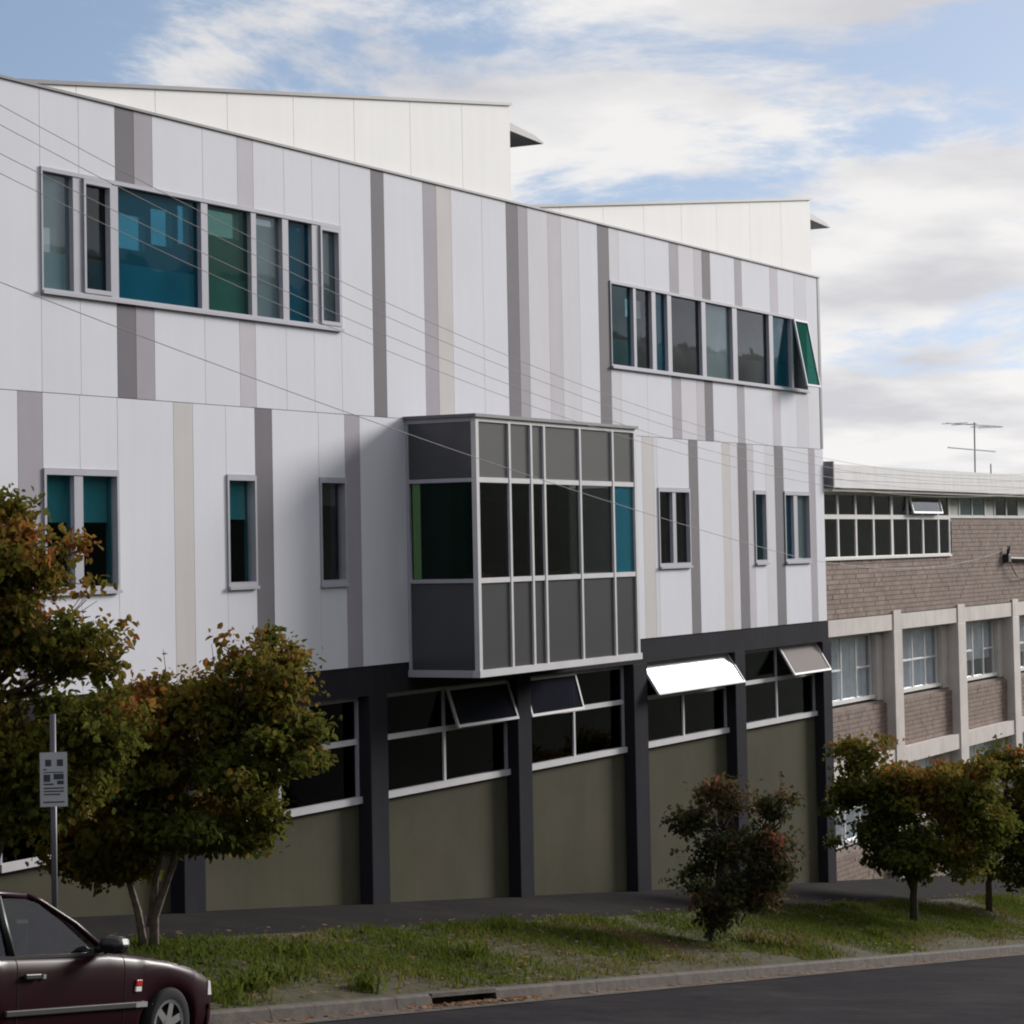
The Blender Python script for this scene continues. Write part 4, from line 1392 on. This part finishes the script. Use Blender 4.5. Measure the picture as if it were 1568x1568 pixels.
tree('maple_tree', (21.69, -2.45, verge_z(21.69, 2.45)),
     [(0.50, -1.21, 3.02, 0.46, 0.36), (0.27, -0.75, 2.66, 0.58, 0.40), (-0.12, -0.01, 2.48, 0.64, 0.46), (0.63, -1.41, 2.58, 0.38, 0.50), (0.29, -0.72, 1.94, 0.93, 0.58),
      (-0.22, 0.23, 1.85, 0.76, 0.52), (0.10, -0.32, 1.34, 0.86, 0.37), (0.47, -0.98, 1.18, 0.28, 0.20), (-0.30, 0.45, 1.20, 0.58, 0.27), (-0.21, 0.30, 0.88, 0.42, 0.15), (0.59, -1.30, 2.07, 0.40, 0.42)],
     [[(.03, -.04, -.2, .062), (.03, -.06, .35, .05), (.09, -.22, .8, .04), (.22, -.5, 1.5, .028)], [(-.01, .02, -.2, .05), (-.05, .10, .4, .042), (-.12, .22, .9, .033), (-.2, .25, 1.6, .024)],
      [(.01, -.01, .25, .04), (.02, -.1, .8, .035), (.06, -.2, 1.3, .03), (.2, -.6, 2.2, .018)]],
     'leaf_maple', 38000, .082, 'multi-stemmed green and orange maple in front of the first olive panel', lambda r_, g: autumn(r_, g, .10, .80, 1.2, 3.2), seed=5, bark='bark_pale',
     spikes=((-.1, -.1, 2.7, -.02, -.30, 3.10, 16), (.02, -.3, 2.8, .0, -.25, 3.3, 18), (.5, -1.15, 3.2, .52, -1.2, 3.5, 16), (.66, -1.55, 2.9, .78, -1.75, 3.0, 14), (.3, -.75, 2.9, .28, -.7, 3.35, 14)))
tree('young_tree', (34.01, -3.75, verge_z(34.01, 3.75)),
     [(0.04, -0.28, 2.20, 0.36, 0.32), (0.41, -0.94, 2.08, 0.27, 0.32), (-0.19, 0.18, 1.88, 0.27, 0.28), (0.06, -0.25, 1.49, 0.5, 0.5), (0.4, -0.85, 1.27, 0.31, 0.5), (-0.14, 0.18, 0.98, 0.30, 0.22),
      (0.08, -0.22, 0.72, 0.44, 0.45), (0.34, -0.71, 0.83, 0.34, 0.42), (0.03, -0.09, 0.30, 0.2, 0.2)],
     [[(0, 0, -.2, .05), (.01, -.02, .35, .042), (.04, -.12, .9, .032), (.05, -.2, 1.7, .02)], [(.01, -.02, .3, .032), (.2, -.4, .9, .025), (.38, -.8, 1.6, .015)]],
     'leaf_red', 9500, .08, 'small upright dark green tree with reddish tips before the last olive panels',
     lambda r_, g: .15 + .55 * np.clip((vnoise(r_[:, 0] * 1.0 + r_[:, 1], r_[:, 2], 1.9, 9) - .38) * 2.0, 0, 1) * (.55 + .45 * np.clip(r_[:, 2] / 2.2, 0, 1)), seed=8,
     spikes=((.43, -1.0, 2.2, .46, -1.05, 2.58, 14), (-.25, .3, 1.9, -.36, .5, 2.05, 14), (.5, -1.1, 1.5, .58, -1.25, 1.7, 14), (-.1, .2, 1.4, -.3, .45, 1.4, 14)))
tree('maple_tree', (44.38, -3.4, verge_z(44.38, 3.4)),
     [(-0.6, 0.81, 3.22, 0.5, 0.40), (-0.14, 0.0, 2.74, 0.95, 0.60), (0.34, -0.87, 2.62, 0.70, 0.50), (-0.36, 0.46, 2.27, 0.85, 0.62), (0.24, -0.62, 1.88, 0.98, 0.75), (-0.04, -0.05, 1.33, 0.98, 0.48),
      (0.52, -1.18, 2.24, 0.40, 0.56), (-0.4, 0.6, 1.59, 0.6, 0.33), (.35, -.75, 1.2, .6, .3), (.6, -1.35, 1.75, .45, .4), (-.55, .8, 2.5, .5, .3)],
     [[(0, 0, -.2, .09), (0, 0, .5, .075), (.03, -.05, 1.0, .06), (.05, -.1, 1.9, .035)], [(0, 0, .6, .05), (-.25, .3, 1.5, .035), (-.4, .5, 2.4, .02)], [(.02, -.03, .8, .05), (.25, -.5, 1.7, .03), (.35, -.8, 2.3, .02)]],
     'leaf_maple', 24000, .10, 'round maple with orange top before the corner of the brick building', lambda r_, g: autumn(r_, g, .0, .66, 1.7, 3.1, 1.1, 6), seed=12,
     spikes=((-.7, 1.0, 2.0, -.9, 1.3, 1.95, 18), (-.7, 1.1, 1.6, -.85, 1.35, 1.5, 14)))
tree('maple_tree', (50.36, -3.0, verge_z(50.36, 3.0)),
     [(0.01, -0.30, 3.09, 0.55, 0.5), (-.45, .55, 2.2, .6, .6), (-.3, .4, 2.75, .5, .45), (-.4, .5, 1.4, .55, .4), (0.36, -0.88, 2.32, 0.9, 1.05), (0.02, -0.18, 1.5, 0.64, 0.68), (0.27, -0.59, 0.93, 0.76, 0.56)],
     [[(0, 0, -.2, .08), (0, 0, .6, .065), (.1, -.2, 1.4, .045), (.1, -.4, 2.4, .025)]],
     'leaf_maple', 18000, .10, 'rightmost maple, half cut off by the right edge', lambda r_, g: autumn(r_, g, .0, .62, 1.5, 3.2, 1.2, 2), seed=15)

# a few taller weeds in the verge
m_ = MB(); wt_ = []
for i, (x, t) in enumerate(((20.7, 4.5), (21.6, 4.2), (23.4, 3.2), (26.5, 3.8), (35.3, 4.4), (36.1, 4.2), (19.9, 4.7), (40.6, 4.0), (22.5, 4.75), (29.5, 2.6), (35.0, 4.1))):
    z = verge_z(x, t)
    for k in range(60):
        a = random.uniform(0, 6.28); h = random.uniform(.08, .24); o = random.uniform(.05, .30)
        w = .012; c, s2 = math.cos(a), math.sin(a)
        b0 = Vector((x + random.gauss(0, .14), -t + random.gauss(0, .12), z - .01))
        mid = b0 + Vector((c * o * .45, s2 * o * .45, h * .8)); tip = b0 + Vector((c * o, s2 * o, h))
        sd_ = Vector((-s2, c, 0)) * w
        m_.face([b0 - sd_, b0 + sd_, mid + sd_ * 1.3, mid - sd_ * 1.3]); m_.face([mid - sd_ * 1.3, mid + sd_ * 1.3, tip])
        wt_ += [random.uniform(.1, .5) if i not in (4, 5, 10) else random.uniform(.6, 1)] * 7
ob = m_.build('weeds', 'grass_blade', label='clumps of longer weeds in the rough verge grass', cat='weeds', kind='stuff')
at = ob.data.attributes.new('tint', 'FLOAT', 'POINT')
at.data.foreach_set('value', wt_)
